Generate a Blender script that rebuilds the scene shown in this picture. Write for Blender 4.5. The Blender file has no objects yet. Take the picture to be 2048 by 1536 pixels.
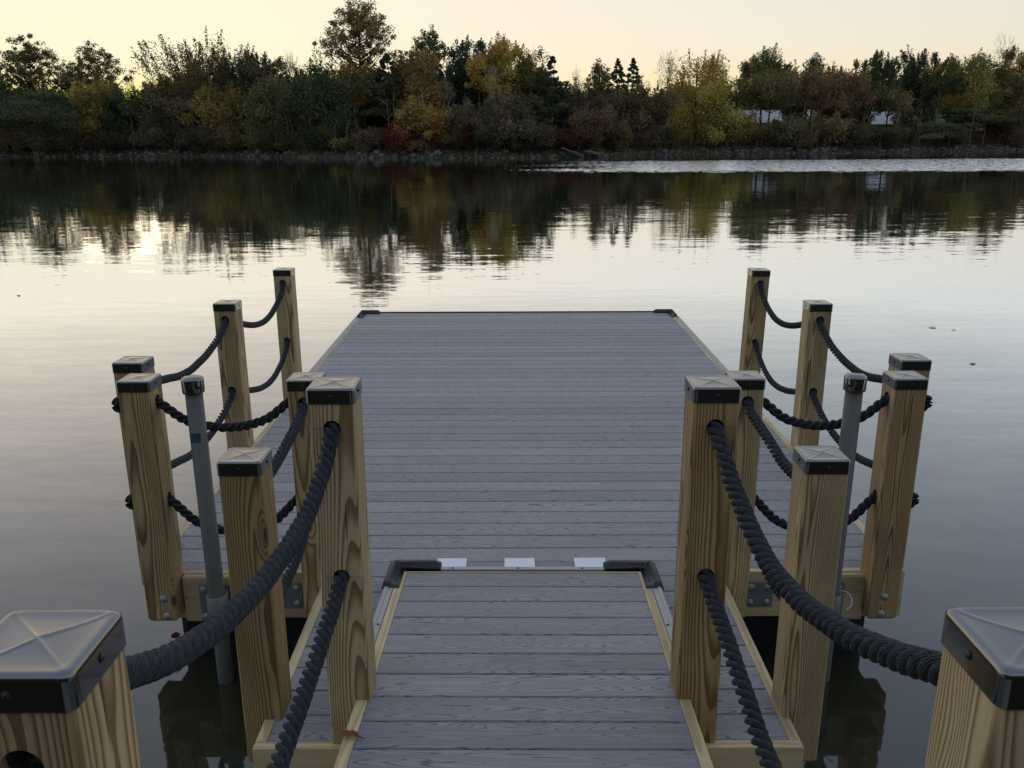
import bpy, bmesh, math, random
import numpy as np
from mathutils import Vector, Matrix, noise

# ------------------------------------------------------------------ camera, world, sun, exposure
scene = bpy.context.scene
COL = scene.collection
PITCH, YAW, ROLL = 0.2806, -0.0012, -0.0037
cam_data = bpy.data.cameras.new("camera")
cam = bpy.data.objects.new("camera", cam_data)
COL.objects.link(cam)
fwd = Vector((math.sin(YAW) * math.cos(PITCH), math.cos(YAW) * math.cos(PITCH), -math.sin(PITCH)))
rt = Vector((math.cos(YAW), -math.sin(YAW), 0))
up = rt.cross(fwd)
r2 = rt * math.cos(ROLL) + up * math.sin(ROLL)
u2 = up * math.cos(ROLL) - rt * math.sin(ROLL)
M = Matrix((r2, u2, -fwd)).transposed().to_4x4()
M.translation = Vector((-0.0462, 0.0, 1.9754))
cam.matrix_world = M
cam_data.sensor_width = 36
cam_data.lens = 30.46
cam_data.clip_start = 0.05
cam_data.clip_end = 4000
cam_data.dof.use_dof = True
cam_data.dof.focus_distance = 5.0
cam_data.dof.aperture_fstop = 18.0
scene.camera = cam

SKY_K, SKY_G = 0.69, 0.46
SUN_EL, SUN_AZ = math.radians(1.0), math.radians(-24.0)
world = bpy.data.worlds.new("World")
scene.world = world
world.use_nodes = True
wn = world.node_tree
bg = wn.nodes["Background"]
sky = wn.nodes.new("ShaderNodeTexSky")
sky.sky_type = "NISHITA"
sky.sun_disc = False
sky.sun_elevation = SUN_EL
sky.sun_rotation = SUN_AZ
sky.air_density = 1.0
sky.dust_density = 1.0
sky.ozone_density = 1.0
# the dusk sky's huge range passes through a film-like shoulder: k*c^g, then x/(1+(x/top)^5)^(1/5)
sep = wn.nodes.new("ShaderNodeSeparateColor"); wn.links.new(sky.outputs[0], sep.inputs[0])
cmb = wn.nodes.new("ShaderNodeCombineColor")
def wmath(op, a, b):
    x = wn.nodes.new("ShaderNodeMath"); x.operation = op
    for i, v in enumerate((a, b)):
        if isinstance(v, float): x.inputs[i].default_value = v
        else: wn.links.new(v, x.inputs[i])
    return x.outputs[0]
for ch, (kk, ceil) in enumerate(((SKY_K * 0.93, 0.95), (SKY_K * 0.955, 0.87), (SKY_K * 1.18, 0.71))):
    v = wmath("MULTIPLY", wmath("POWER", sep.outputs[ch], SKY_G), kk)
    w3 = wmath("POWER", wmath("ADD", wmath("POWER", wmath("DIVIDE", v, ceil), 5.0), 1.0), 0.2)
    wn.links.new(wmath("DIVIDE", v, w3), cmb.inputs[ch])
hs = wn.nodes.new("ShaderNodeHueSaturation"); hs.inputs["Saturation"].default_value = 1.12
wn.links.new(cmb.outputs[0], hs.inputs["Color"])
wn.links.new(hs.outputs[0], bg.inputs["Color"])
bg.inputs["Strength"].default_value = 1.0

sun_data = bpy.data.lights.new("sun", "SUN")
sun_data.energy = 0.03
sun_data.angle = math.radians(12.0)
sun_data.color = (1.0, 0.72, 0.42)
sun = bpy.data.objects.new("sun", sun_data)
COL.objects.link(sun)
sd = Vector((math.sin(SUN_AZ) * math.cos(SUN_EL), math.cos(SUN_AZ) * math.cos(SUN_EL), math.sin(SUN_EL)))
sun.rotation_euler = sd.to_track_quat("Z", "Y").to_euler()
sun.location = (-20, 40, 30)

scene.view_settings.view_transform = "Standard"
scene.view_settings.look = "None"
scene.view_settings.exposure = 0.17
scene.view_settings.gamma = 1.0
scene.view_settings.use_curve_mapping = False
scene.render.engine = "CYCLES"
scene.cycles.max_bounces = 8
scene.cycles.use_denoising = True
rnd = random.Random(7)
rng = np.random.default_rng(11)

# ------------------------------------------------------------------ node helpers
class NT:
    def __init__(s, name):
        s.m = bpy.data.materials.new(name); s.m.use_nodes = True
        s.t = s.m.node_tree; s.t.nodes.clear()
        s.out = s.t.nodes.new("ShaderNodeOutputMaterial")
    def n(s, typ, ins=None, **kw):
        x = s.t.nodes.new(typ)
        for k, v in kw.items(): setattr(x, k, v)
        for k, v in (ins or {}).items(): s.put(x.inputs[k], v)
        return x
    def put(s, sock, v):
        if hasattr(v, "is_output") or isinstance(v, bpy.types.NodeSocket): s.t.links.new(v, sock)
        elif isinstance(v, (tuple, list)) and len(v) == 3 and sock.type == "RGBA": sock.default_value = (*v, 1)
        else: sock.default_value = v
    def math(s, op, a, b=None, c=None, clamp=False):
        x = s.t.nodes.new("ShaderNodeMath"); x.operation = op; x.use_clamp = clamp
        for i, v in enumerate((a, b, c)):
            if v is not None: s.put(x.inputs[i], v)
        return x.outputs[0]
    def mix(s, f, a, b, blend="MIX"):
        x = s.t.nodes.new("ShaderNodeMix"); x.data_type = "RGBA"; x.blend_type = blend
        s.put(x.inputs[0], f); s.put(x.inputs[6], a); s.put(x.inputs[7], b)
        return x.outputs[2]
    def noise(s, vec, scale, detail=2, rough=0.5, dist=0.0, w=None):
        x = s.n("ShaderNodeTexNoise", {"Scale": scale, "Detail": detail, "Roughness": rough, "Distortion": dist})
        if w is not None:
            x.noise_dimensions = "4D"; s.put(x.inputs["W"], w)
        if vec is not None: s.put(x.inputs["Vector"], vec)
        return x.outputs["Fac"]
    def smooth(s, v, a, b, lo=0.0, hi=1.0):
        x = s.n("ShaderNodeMapRange", {"Value": v, "From Min": a, "From Max": b, "To Min": lo, "To Max": hi}, interpolation_type="SMOOTHSTEP")
        return x.outputs["Result"]
    def xyz(s, vec):
        x = s.n("ShaderNodeSeparateXYZ", {0: vec}); return x.outputs
    def comb(s, x, y, z):
        return s.n("ShaderNodeCombineXYZ", {0: x, 1: y, 2: z}).outputs[0]
    def bsdf(s, color, rough=0.6, spec=0.5, bump=None, bstr=0.3, bdist=0.01, metal=0.0, ior=None, **extra):
        p = s.n("ShaderNodeBsdfPrincipled", {"Base Color": color, "Roughness": rough, "Metallic": metal, "Specular IOR Level": spec})
        if ior: p.inputs["IOR"].default_value = ior
        if bump is not None:
            b = s.n("ShaderNodeBump", {"Height": bump, "Strength": bstr, "Distance": bdist})
            s.t.links.new(b.outputs[0], p.inputs["Normal"])
        s.t.links.new(p.outputs[0], s.out.inputs[0])
        return p

def plain(name, color, rough=0.5, spec=0.5, metal=0.0, var=0.15, scale=30.0, ior=None, bstr=0.0):
    t = NT(name)
    co = t.n("ShaderNodeTexCoord").outputs["Object"]
    rid = t.n("ShaderNodeObjectInfo").outputs["Random"]
    nz = t.noise(co, scale, 4, 0.6, w=t.math("MULTIPLY", rid, 20.0))
    k = t.math("MULTIPLY_ADD", nz, 2 * var, 1.0 - var)
    c = t.mix(1.0, tuple(color), t.comb(k, k, k), "MULTIPLY")
    r = t.math("MULTIPLY_ADD", nz, 0.5 * min(rough, 0.5), rough * 0.75, clamp=True)
    t.bsdf(c, r, spec, metal=metal, ior=ior, bump=nz if bstr else None, bstr=bstr, bdist=0.002)
    return t.m

def wood(name, axis, light, dark, ring=165.0, knots=True, rough=0.62, wav=1.0):
    """solid pine: growth rings round a wandering pith that lies outside or near the piece, plus knots"""
    t = NT(name)
    co = t.n("ShaderNodeTexCoord").outputs["Object"]
    rid = t.n("ShaderNodeObjectInfo").outputs["Random"]
    x, y, z = t.xyz(co)
    a, b, l = {"z": (x, y, z), "x": (y, z, x), "y": (x, z, y)}[axis]
    off = t.math("MULTIPLY", rid, 61.0)
    l2 = t.math("ADD", l, off)
    wv = t.comb(t.math("MULTIPLY", a, 3.0), t.math("MULTIPLY", b, 3.0), t.math("MULTIPLY", l2, 0.9))
    n1 = t.noise(wv, 1.0, 2, 0.5)
    n2 = t.noise(t.comb(a, b, t.math("MULTIPLY_ADD", l2, 0.75, 7.7)), 1.0, 1, 0.5)
    n3 = t.noise(t.comb(t.math("MULTIPLY", a, 14.0), t.math("MULTIPLY", b, 14.0), t.math("MULTIPLY", l2, 3.0)), 1.0, 2, 0.5)
    pa = t.math("SUBTRACT", a, t.math("MULTIPLY_ADD", t.math("SINE", t.math("MULTIPLY", rid, 97.0)), 0.05, t.math("MULTIPLY", t.math("SUBTRACT", n1, 0.5), 0.060 * wav)))
    pb = t.math("SUBTRACT", b, t.math("MULTIPLY_ADD", t.math("SINE", t.math("MULTIPLY", rid, 51.0)), 0.045, t.math("MULTIPLY", t.math("SUBTRACT", n2, 0.5), 0.085 * wav)))
    rad = t.math("SQRT", t.math("ADD", t.math("MULTIPLY", pa, pa), t.math("MULTIPLY", pb, pb)))
    rad = t.math("ADD", rad, t.math("MULTIPLY", t.math("SUBTRACT", n3, 0.5), 0.006))
    knotmask = None
    if knots:
        vo = t.n("ShaderNodeTexVoronoi", {"Vector": t.comb(t.math("MULTIPLY", a, 6.0), t.math("MULTIPLY", b, 6.0), t.math("MULTIPLY", l2, 1.9)), "Scale": 1.0, "Randomness": 1.0})
        d = vo.outputs["Distance"]
        gate = t.math("GREATER_THAN", t.n("ShaderNodeSeparateColor", {0: vo.outputs["Color"]}).outputs[0], 0.30)
        bulge = t.math("MULTIPLY", gate, t.smooth(d, 0.0, 0.26, 1.0, 0.0))
        rad = t.math("ADD", rad, t.math("MULTIPLY", bulge, 0.022))
        knotmask = t.math("MULTIPLY", gate, t.smooth(d, 0.045, 0.10, 1.0, 0.0))
    ph = t.math("MULTIPLY", rad, ring)
    fr = t.math("FRACT", ph)
    late = t.math("MULTIPLY", t.smooth(fr, 0.30, 0.86), t.smooth(fr, 0.93, 1.0, 1.0, 0.0))
    fine = t.noise(t.comb(t.math("MULTIPLY", a, 420.0), t.math("MULTIPLY", b, 420.0), t.math("MULTIPLY", l2, 7.0)), 1.0, 2, 0.6)
    blot = t.noise(t.comb(t.math("MULTIPLY", a, 9.0), t.math("MULTIPLY", b, 9.0), t.math("MULTIPLY", l2, 2.5)), 1.0, 3, 0.6)
    c = t.mix(t.math("MULTIPLY", late, 0.92), tuple(light), tuple(dark))
    v = t.math("ADD", t.math("MULTIPLY_ADD", fine, 0.5, 0.50), t.math("MULTIPLY_ADD", blot, 1.0, -0.22))
    v = t.math("MULTIPLY", v, t.math("MULTIPLY_ADD", t.math("FRACT", t.math("MULTIPLY", rid, 13.7)), 0.22, 0.85))
    c = t.mix(1.0, c, t.comb(v, v, v), "MULTIPLY")
    if knots:
        st = t.math("FRACT", t.math("MULTIPLY", rid, 7.31))
        c = t.mix(st, c, t.mix(1.0, c, (0.78, 0.69, 0.56), "MULTIPLY"))
    if knotmask is not None:
        c = t.mix(t.math("MULTIPLY", knotmask, 0.85), c, (0.07, 0.035, 0.015))
    crk = t.smooth(t.noise(t.comb(t.math("MULTIPLY", a, 75.0), t.math("MULTIPLY", b, 75.0), t.math("MULTIPLY", l2, 1.6)), 1.0, 1, 0.4), 0.735, 0.76)
    if knots: c = t.mix(t.math("MULTIPLY", crk, 0.8), c, (0.06, 0.035, 0.018))
    t.bsdf(c, rough, 0.35, bump=t.math("ADD", t.math("MULTIPLY", late, 0.6), fine), bstr=0.25, bdist=0.0012)
    return t.m

def composite(name):
    """grey capped composite decking with an embossed contour grain along the board"""
    t = NT(name)
    co = t.n("ShaderNodeTexCoord").outputs["Object"]
    rid = t.n("ShaderNodeObjectInfo").outputs["Random"]
    x, y, z = t.xyz(co)
    off = t.math("MULTIPLY", rid, 173.0)
    xo = t.math("ADD", x, off)
    n1 = t.noise(t.comb(t.math("MULTIPLY", xo, 1.7), t.math("MULTIPLY_ADD", y, 24.0, off), 0.0), 1.0, 0.5, 0.35, 0.0)
    n1b = t.noise(t.comb(t.math("MULTIPLY", xo, 14.0), t.math("MULTIPLY_ADD", y, 60.0, off), 3.0), 1.0, 1.0, 0.35)
    h = t.math("ADD", t.math("MULTIPLY", n1, 21.0), t.math("MULTIPLY", n1b, 0.35))
    h = t.math("ADD", h, t.math("MULTIPLY", y, 105.0))
    tri = t.math("ABSOLUTE", t.math("SUBTRACT", t.math("FRACT", h), 0.5))
    line = t.smooth(tri, 0.0, 0.18, 1.0, 0.0)
    brk = t.smooth(t.noise(t.comb(t.math("MULTIPLY", xo, 5.0), t.math("MULTIPLY_ADD", y, 70.0, off), 9.0), 1.0, 2, 0.5), 0.36, 0.56)
    line = t.math("MULTIPLY", line, t.math("MULTIPLY_ADD", brk, 0.2, 0.8))
    fine = t.noise(t.comb(t.math("MULTIPLY", xo, 30.0), t.math("MULTIPLY", y, 700.0), 1.0), 1.0, 2, 0.6)
    big = t.noise(t.comb(t.math("MULTIPLY", xo, 1.6), t.math("MULTIPLY", y, 6.0), off), 1.0, 3, 0.6)
    c = t.mix(big, (0.245, 0.245, 0.255), (0.345, 0.342, 0.352))
    c = t.mix(t.math("MULTIPLY", line, 0.82), c, (0.055, 0.057, 0.066))
    v = t.math("MULTIPLY_ADD", fine, 0.5, 0.75)
    v = t.math("MULTIPLY", v, t.math("MULTIPLY_ADD", rid, 0.30, 0.87))
    c = t.mix(1.0, c, t.comb(v, v, v), "MULTIPLY")
    t.bsdf(c, t.math("MULTIPLY_ADD", fine, 0.2, 0.45), 0.55, bump=t.math("MULTIPLY", line, -1.0), bstr=0.5, bdist=0.0012)
    return t.m

MW = {a: wood("pine_" + a, a, (0.58, 0.44, 0.24), (0.22, 0.13, 0.057)) for a in "z"}
MW["x"] = wood("pine_trim_x", "x", (0.62, 0.49, 0.28), (0.46, 0.33, 0.17), knots=False, wav=0.25)
MW["y"] = wood("pine_trim_y", "y", (0.66, 0.52, 0.30), (0.50, 0.36, 0.19), knots=False, wav=0.25)
M_BOARD = composite("grey_composite_board")
M_CAP = plain("black_gloss_plastic", (0.004, 0.0045, 0.006), 0.06, 0.5, var=0.06, scale=9, ior=2.7)
M_RUB = plain("black_rubber", (0.016, 0.018, 0.021), 0.42, 0.5, var=0.3, scale=40)
M_GALV = plain("galvanised_steel", (0.125, 0.122, 0.108), 0.55, 0.35, metal=0.2, var=0.28, scale=18)
M_ALU = plain("grey_fender_strip", (0.36, 0.36, 0.35), 0.45, 0.6, metal=0.2, var=0.15, scale=25)
M_PLATE = plain("steel_plate", (0.20, 0.205, 0.20), 0.5, 0.5, metal=0.3, var=0.25, scale=25)
M_BOLT = plain("zinc_bolt", (0.38, 0.40, 0.40), 0.4, 0.6, metal=0.4)
M_DARKSTEEL = plain("dark_bolt_steel", (0.06, 0.06, 0.065), 0.4, 0.6, metal=0.6)
M_WHITE = plain("white_plastic_pad", (0.80, 0.86, 0.88), 0.45, 0.4, var=0.04)
M_FLOAT = plain("black_float_shell", (0.012, 0.012, 0.014), 0.6, 0.4, var=0.3)
M_BLUE = plain("faded_blue_sticker", (0.03, 0.08, 0.11), 0.6)
M_HOLE = plain("pencil_mark", (0.10, 0.07, 0.04), 0.9)
M_REDLEAF = plain("dry_red_leaf", (0.20, 0.055, 0.035), 0.7, scale=60, var=0.4)
M_ORLEAF = plain("orange_leaf", (0.45, 0.10, 0.03), 0.6, scale=60, var=0.3)

def rope_mat():
    t = NT("charcoal_rope")
    uv = t.n("ShaderNodeTexCoord").outputs["UV"]
    u, v, _ = t.xyz(uv)
    co = t.n("ShaderNodeTexCoord").outputs["Object"]
    g = t.noise(t.comb(t.math("MULTIPLY", u, 9.0), t.math("MULTIPLY", v, 16.0), 0.0), 1.6, 2, 0.5)
    st = t.math("SINE", t.math("ADD", t.math("MULTIPLY", u, 2 * math.pi * 13), t.math("ADD", t.math("MULTIPLY", v, 330.0), t.math("MULTIPLY", g, 7.0))))
    fuzz = t.noise(co, 480.0, 2, 0.7)
    k = t.math("ADD", t.math("MULTIPLY_ADD", st, 0.5, 0.8), t.math("MULTIPLY", t.math("SUBTRACT", fuzz, 0.5), 1.6), clamp=False)
    c = t.mix(1.0, (0.046, 0.049, 0.056), t.comb(k, k, k), "MULTIPLY")
    p = t.bsdf(c, 0.8, 0.25, bump=t.math("ADD", st, t.math("MULTIPLY", fuzz, 2.0)), bstr=0.9, bdist=0.0016)
    p.inputs["Sheen Weight"].default_value = 0.15
    p.inputs["Sheen Roughness"].default_value = 0.6
    p.inputs["Sheen Tint"].default_value = (0.6, 0.65, 0.72, 1)
    return t.m
M_ROPE = rope_mat()

# ------------------------------------------------------------------ mesh helpers
def link(name, me, mat=None, parent=None, loc=None, rot=None):
    o = bpy.data.objects.new(name, me)
    if mat is not None and me is not None and not me.materials: me.materials.append(mat)
    COL.objects.link(o)
    if parent is not None: o.parent = parent
    if loc is not None: o.location = loc
    if rot is not None: o.rotation_euler = rot
    return o

def tag(o, label=None, cat=None, group=None, kind=None):
    if label: o["label"] = label
    if cat: o["category"] = cat
    if group: o["group"] = group
    if kind: o["kind"] = kind
    return o

def empty(name, loc=(0, 0, 0), rot=(0, 0, 0)):
    o = bpy.data.objects.new(name, None); COL.objects.link(o)
    o.location = loc; o.rotation_euler = rot; o.empty_display_size = 0.1
    return o

def np_mesh(name, verts, faces, smooth=False):
    """verts (N,3), faces (F,k) with one k"""
    verts = np.asarray(verts, np.float32); faces = np.asarray(faces, np.int32)
    me = bpy.data.meshes.new(name)
    me.vertices.add(len(verts)); me.vertices.foreach_set("co", verts.ravel())
    k = faces.shape[1]
    me.loops.add(faces.size); me.loops.foreach_set("vertex_index", faces.ravel())
    me.polygons.add(len(faces))
    me.polygons.foreach_set("loop_start", np.arange(0, faces.size, k, dtype=np.int32))
    me.polygons.foreach_set("loop_total", np.full(len(faces), k, np.int32))
    if smooth: me.polygons.foreach_set("use_smooth", np.ones(len(faces), bool))
    me.update(calc_edges=True)
    return me

def bm_mesh(name, bm, smooth=False):
    me = bpy.data.meshes.new(name)
    bmesh.ops.recalc_face_normals(bm, faces=bm.faces)
    bm.to_mesh(me); bm.free()
    if smooth:
        me.polygons.foreach_set("use_smooth", np.ones(len(me.polygons), bool))
    return me

def box_bm(sx, sy, sz, bev=0.0, seg=1, c=(0, 0, 0), bm=None):
    own = bm is None
    b = bmesh.new()
    bmesh.ops.create_cube(b, size=1.0)
    for v in b.verts: v.co = Vector((v.co.x * sx, v.co.y * sy, v.co.z * sz))
    if bev: bmesh.ops.bevel(b, geom=b.edges[:], offset=bev, segments=seg, affect="EDGES", profile=0.5)
    for v in b.verts: v.co += Vector(c)
    if own: return b
    me = bpy.data.meshes.new("tmp"); b.to_mesh(me); b.free(); bm.from_mesh(me); bpy.data.meshes.remove(me)
    return bm

def box(name, x0, x1, y0, y1, z0, z1, mat, parent=None, bev=0.002, seg=1):
    me = bm_mesh(name, box_bm(x1 - x0, y1 - y0, z1 - z0, bev, seg))
    return link(name, me, mat, parent, ((x0 + x1) / 2, (y0 + y1) / 2, (z0 + z1) / 2))

def lathe(profile, n=20, axis="z"):
    """profile [(r, h)] -> bmesh"""
    bm = bmesh.new(); rings = []
    for r, h in profile:
        ring = []
        for i in range(n):
            a = 2 * math.pi * i / n
            p = (r * math.cos(a), r * math.sin(a), h)
            if axis == "y": p = (p[0], p[2], p[1])
            if axis == "x": p = (p[2], p[0], p[1])
            ring.append(bm.verts.new(p))
        rings.append(ring)
    for a, b in zip(rings, rings[1:]):
        for i in range(n): bm.faces.new((a[i], a[(i + 1) % n], b[(i + 1) % n], b[i]))
    for ring in (rings[0], rings[-1]):
        try: bm.faces.new(ring)
        except Exception: pass
    return bm

def tube(pts, rad, sides=5):
    """list of points + radii -> verts, quad faces (numpy)"""
    P = np.asarray(pts, float); n = len(P)
    T = np.gradient(P, axis=0); T /= np.linalg.norm(T, axis=1)[:, None] + 1e-9
    ref = np.array([0.3, 0.9, 0.1]) if abs(T[:, 2]).mean() > 0.6 else np.array([0.0, 0.0, 1.0])
    A = np.cross(T, ref); A /= np.linalg.norm(A, axis=1)[:, None] + 1e-9
    B = np.cross(T, A)
    ang = np.arange(sides) * 2 * np.pi / sides
    R = np.asarray(rad, float)[:, None, None]
    V = P[:, None, :] + R * (np.cos(ang)[None, :, None] * A[:, None, :] + np.sin(ang)[None, :, None] * B[:, None, :])
    i = np.arange(n - 1)[:, None] * sides; j = np.arange(sides)[None, :]; j2 = (j + 1) % sides
    F = np.stack([i + j, i + j2, i + sides + j2, i + sides + j], -1).reshape(-1, 4)
    return V.reshape(-1, 3), F

def merge(parts):
    vs, fs, o = [], [], 0
    for v, f in parts:
        vs.append(v); fs.append(f + o); o += len(v)
    return np.concatenate(vs), np.concatenate(fs)
# ------------------------------------------------------------------ setting: terrain and water
WATER = -0.50
SHX = [-500, -79.2, -63.5, -38.3, -18.1, -1.4, 9.8, 16.7, 23.7, 39.5, 72.9, 96.3, 500]
SHY = [180, 115.7, 110.9, 109.6, 99.8, 97.5, 100.2, 108.9, 113.2, 113.5, 127.8, 135.7, 210]
def shore(x):
    return np.interp(x, SHX, SHY) + 0.35 * np.sin(np.asarray(x) * 0.9) + 0.25 * np.sin(np.asarray(x) * 2.3 + 1)
def ground_z(x, y):
    x = np.asarray(x, float); y = np.asarray(y, float)
    s = y - shore(x)
    far = np.interp(s, [-6, -1.2, 0, 1.5, 4, 20, 60, 300, 900], [-2.2, -0.95, -0.5, 0.25, 0.6, 1.6, 3.2, 4.0, 4.0])
    t = -6.0 - y + 0.4 * np.sin(x * 0.3)
    near = np.interp(t, [-4, 0, 2, 8, 25, 64], [-2.2, -0.6, 0.6, 6.5, 24.0, 44.0])  # unseen bank behind the camera, raised to a steep hill that shades post fronts
    z = np.where(y < 20, near, far)
    return z + 0.05 * np.sin(x * 1.7) * np.cos(y * 1.3) * (z > -0.4)

def terrain():
    xs = np.unique(np.concatenate([np.linspace(-700, -90, 40), np.linspace(-90, 100, 381), np.linspace(100, 700, 40)]))
    ys = np.unique(np.concatenate([np.linspace(-70, 0, 50), np.linspace(0, 84, 6), np.linspace(84, 142, 234), np.linspace(142, 1200, 60)]))
    X, Y = np.meshgrid(xs, ys); Z = ground_z(X, Y)
    V = np.stack([X, Y, Z], -1).reshape(-1, 3)
    nx = len(xs); i, j = np.meshgrid(np.arange(len(ys) - 1), np.arange(nx - 1), indexing="ij")
    a = (i * nx + j).ravel(); F = np.stack([a, a + 1, a + nx + 1, a + nx], -1)
    t = NT("bank_earth")
    co = t.n("ShaderNodeTexCoord").outputs["Object"]
    n1 = t.noise(co, 0.7, 6, 0.7); n2 = t.noise(co, 6.0, 5, 0.7)
    c = t.mix(n1, (0.050, 0.040, 0.026), (0.045, 0.052, 0.024))
    c = t.mix(t.smooth(n2, 0.45, 0.7), c, (0.11, 0.075, 0.045))
    t.bsdf(c, 0.9, 0.2, bump=n2, bstr=0.8, bdist=0.08)
    o = link("terrain", np_mesh("terrain", V, F, True), t.m)
    tag(o, "dark leaf-littered earth of the lake banks, the unseen one behind the viewer raised to block sky light", kind="structure")
terrain()

def water():
    t = NT("lake_water")
    pos = t.n("ShaderNodeNewGeometry").outputs["Position"]
    x, y, z = t.xyz(pos)
    def slope(sx, sy, amp, seed, det=2, asp=1.0):
        nn = t.n("ShaderNodeTexNoise", {"Vector": t.comb(t.math("MULTIPLY", x, sx), t.math("MULTIPLY", y, sy), seed), "Scale": 1.0, "Detail": det, "Roughness": 0.55})
        r, g, b = t.n("ShaderNodeSeparateColor", {0: nn.outputs["Color"]}).outputs[:3]
        return (t.math("MULTIPLY", t.math("SUBTRACT", r, 0.5), amp * asp), t.math("MULTIPLY", t.math("SUBTRACT", g, 0.5), amp))
    # long calm swell lines, small ripples, fine capillaries
    calm = t.smooth(t.noise(t.comb(t.math("MULTIPLY", x, 0.05), t.math("MULTIPLY", y, 0.11), 4.0), 1.0, 2, 0.5), 0.3, 0.7, 0.6, 1.35)
    s1 = slope(0.55, 2.6, 0.021, 1.0, 1, 0.35)
    s2 = slope(1.3, 6.5, 0.036, 5.0, 2, 0.35)
    s3 = slope(7.0, 16.0, 0.021, 9.0, 1, 0.8)
    sx = t.math("ADD", t.math("ADD", s1[0], s2[0]), s3[0])
    sy = t.math("ADD", t.math("ADD", s1[1], s2[1]), s3[1])
    sx = t.math("MULTIPLY", sx, calm); sy = t.math("MULTIPLY", sy, calm)
    # wind-ruffled band in front of the far bank, strongest towards +x
    en = t.noise(t.comb(t.math("MULTIPLY", x, 0.35), t.math("MULTIPLY", y, 0.8), 2.0), 1.0, 3, 0.6)
    en2 = t.noise(t.comb(t.math("MULTIPLY", x, 0.10), t.math("MULTIPLY", y, 0.16), 6.0), 1.0, 2, 0.6)
    yj = t.math("ADD", y, t.math("MULTIPLY", t.math("SUBTRACT", en, 0.5), 12.0))
    near = t.smooth(yj, 56.0, 62.0)
    farlim = t.smooth(t.math("SUBTRACT", yj, t.math("MULTIPLY", x, 0.10)), 82.0, 88.0, 1.0, 0.0)
    xm = t.smooth(t.math("ADD", x, t.math("MULTIPLY", t.math("SUBTRACT", en2, 0.5), 26.0)), -13.0, 11.0)
    patch = t.smooth(t.noise(t.comb(t.math("MULTIPLY", x, 0.16), t.math("MULTIPLY", y, 0.09), 11.0), 1.0, 2, 0.5), 0.60, 0.78, 0.0, 0.55)
    patch = t.math("MULTIPLY", patch, t.smooth(y, 72.0, 80.0))
    band = t.math("MULTIPLY", t.math("MULTIPLY", near, farlim), t.math("MAXIMUM", xm, patch))
    b1 = slope(2.2, 3.4, 0.62, 21.0, 3, 0.7)
    b1 = (b1[0], t.math("MULTIPLY_ADD", t.math("ABSOLUTE", b1[1]), -2.6, -0.02))
    sp = t.noise(t.comb(t.math("MULTIPLY", x, 2.4), t.math("MULTIPLY", y, 1.1), 31.0), 1.0, 3, 0.75)
    thr = t.math("SUBTRACT", 0.86, t.math("MULTIPLY", band, 0.43))
    grow = t.math("MULTIPLY", t.smooth(t.math("SUBTRACT", sp, thr), -0.04, 0.06), t.smooth(band, 0.0, 0.25))
    sx = t.math("ADD", sx, t.math("MULTIPLY", b1[0], grow)); sy = t.math("ADD", sy, t.math("MULTIPLY", b1[1], grow))
    nrm = t.n("ShaderNodeVectorMath", {0: t.comb(sx, sy, 1.0)}, operation="NORMALIZE").outputs[0]
    fr = t.n("ShaderNodeFresnel", {"IOR": 1.33, "Normal": nrm}).outputs[0]
    fac = t.math("MINIMUM", t.math("MULTIPLY", fr, 2.6), 0.94)
    gl = t.n("ShaderNodeBsdfGlossy", {"Color": (0.91, 0.95, 1.0), "Roughness": 0.03, "Normal": nrm})
    di = t.n("ShaderNodeBsdfDiffuse", {"Color": (0.032, 0.032, 0.018)})
    mx = t.n("ShaderNodeMixShader", {0: fac, 1: di.outputs[0], 2: gl.outputs[0]})
    t.t.links.new(mx.outputs[0], t.out.inputs[0])
    me = np_mesh("lake_water", [(-700, -12, WATER), (700, -12, WATER), (700, 230, WATER), (-700, 230, WATER)], [(0, 1, 2, 3)])
    o = link("lake_water", me, t.m)
    tag(o, "calm dusk lake mirroring the sky and trees", kind="structure")
water()

# ------------------------------------------------------------------ far bank: rocks, rubble, slabs
M_ROCK = plain("riprap_stone", (0.115, 0.105, 0.092), 0.85, 0.3, var=0.5, scale=3.0)
M_CONC = plain("old_concrete", (0.12, 0.115, 0.10), 0.85, 0.3, var=0.3, scale=4.0)
def rock_mesh(k):
    bm = bmesh.new(); bmesh.ops.create_icosphere(bm, subdivisions=1, radius=1.0)
    r = random.Random(100 + k)
    sx, sy, sz = r.uniform(0.9, 1.4), r.uniform(0.7, 1.1), r.uniform(0.45, 0.8)
    for v in bm.verts:
        d = 1 + r.uniform(-0.25, 0.22)
        v.co = Vector((v.co.x * sx * d, v.co.y * sy * d, v.co.z * sz * d))
    return bm_mesh("rock", bm)
ROCKS = [rock_mesh(k) for k in range(8)]
for me in ROCKS: me.materials.append(M_ROCK)
for i in range(270):
    x = -68 + 148 * (i + rnd.random()) / 270
    dens = noise.noise(Vector((x * 0.12, 3.0, 0)))
    s = rnd.uniform(-0.25, 1.0); y = float(shore(x)) + s
    r = rnd.uniform(0.16, 0.36) * (1.1 + 0.9 * dens)
    o = link("rock", ROCKS[i % 8], None, None, (x, y, float(ground_z(x, y)) + r * 0.25), (rnd.uniform(-.5, .5), rnd.uniform(-.5, .5), rnd.uniform(0, 6.3)))
    o.scale = (r, r, r)
    tag(o, "angular grey riprap stone lying on the far bank's waterline", "rock", "riprap stones along the far shore")
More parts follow.
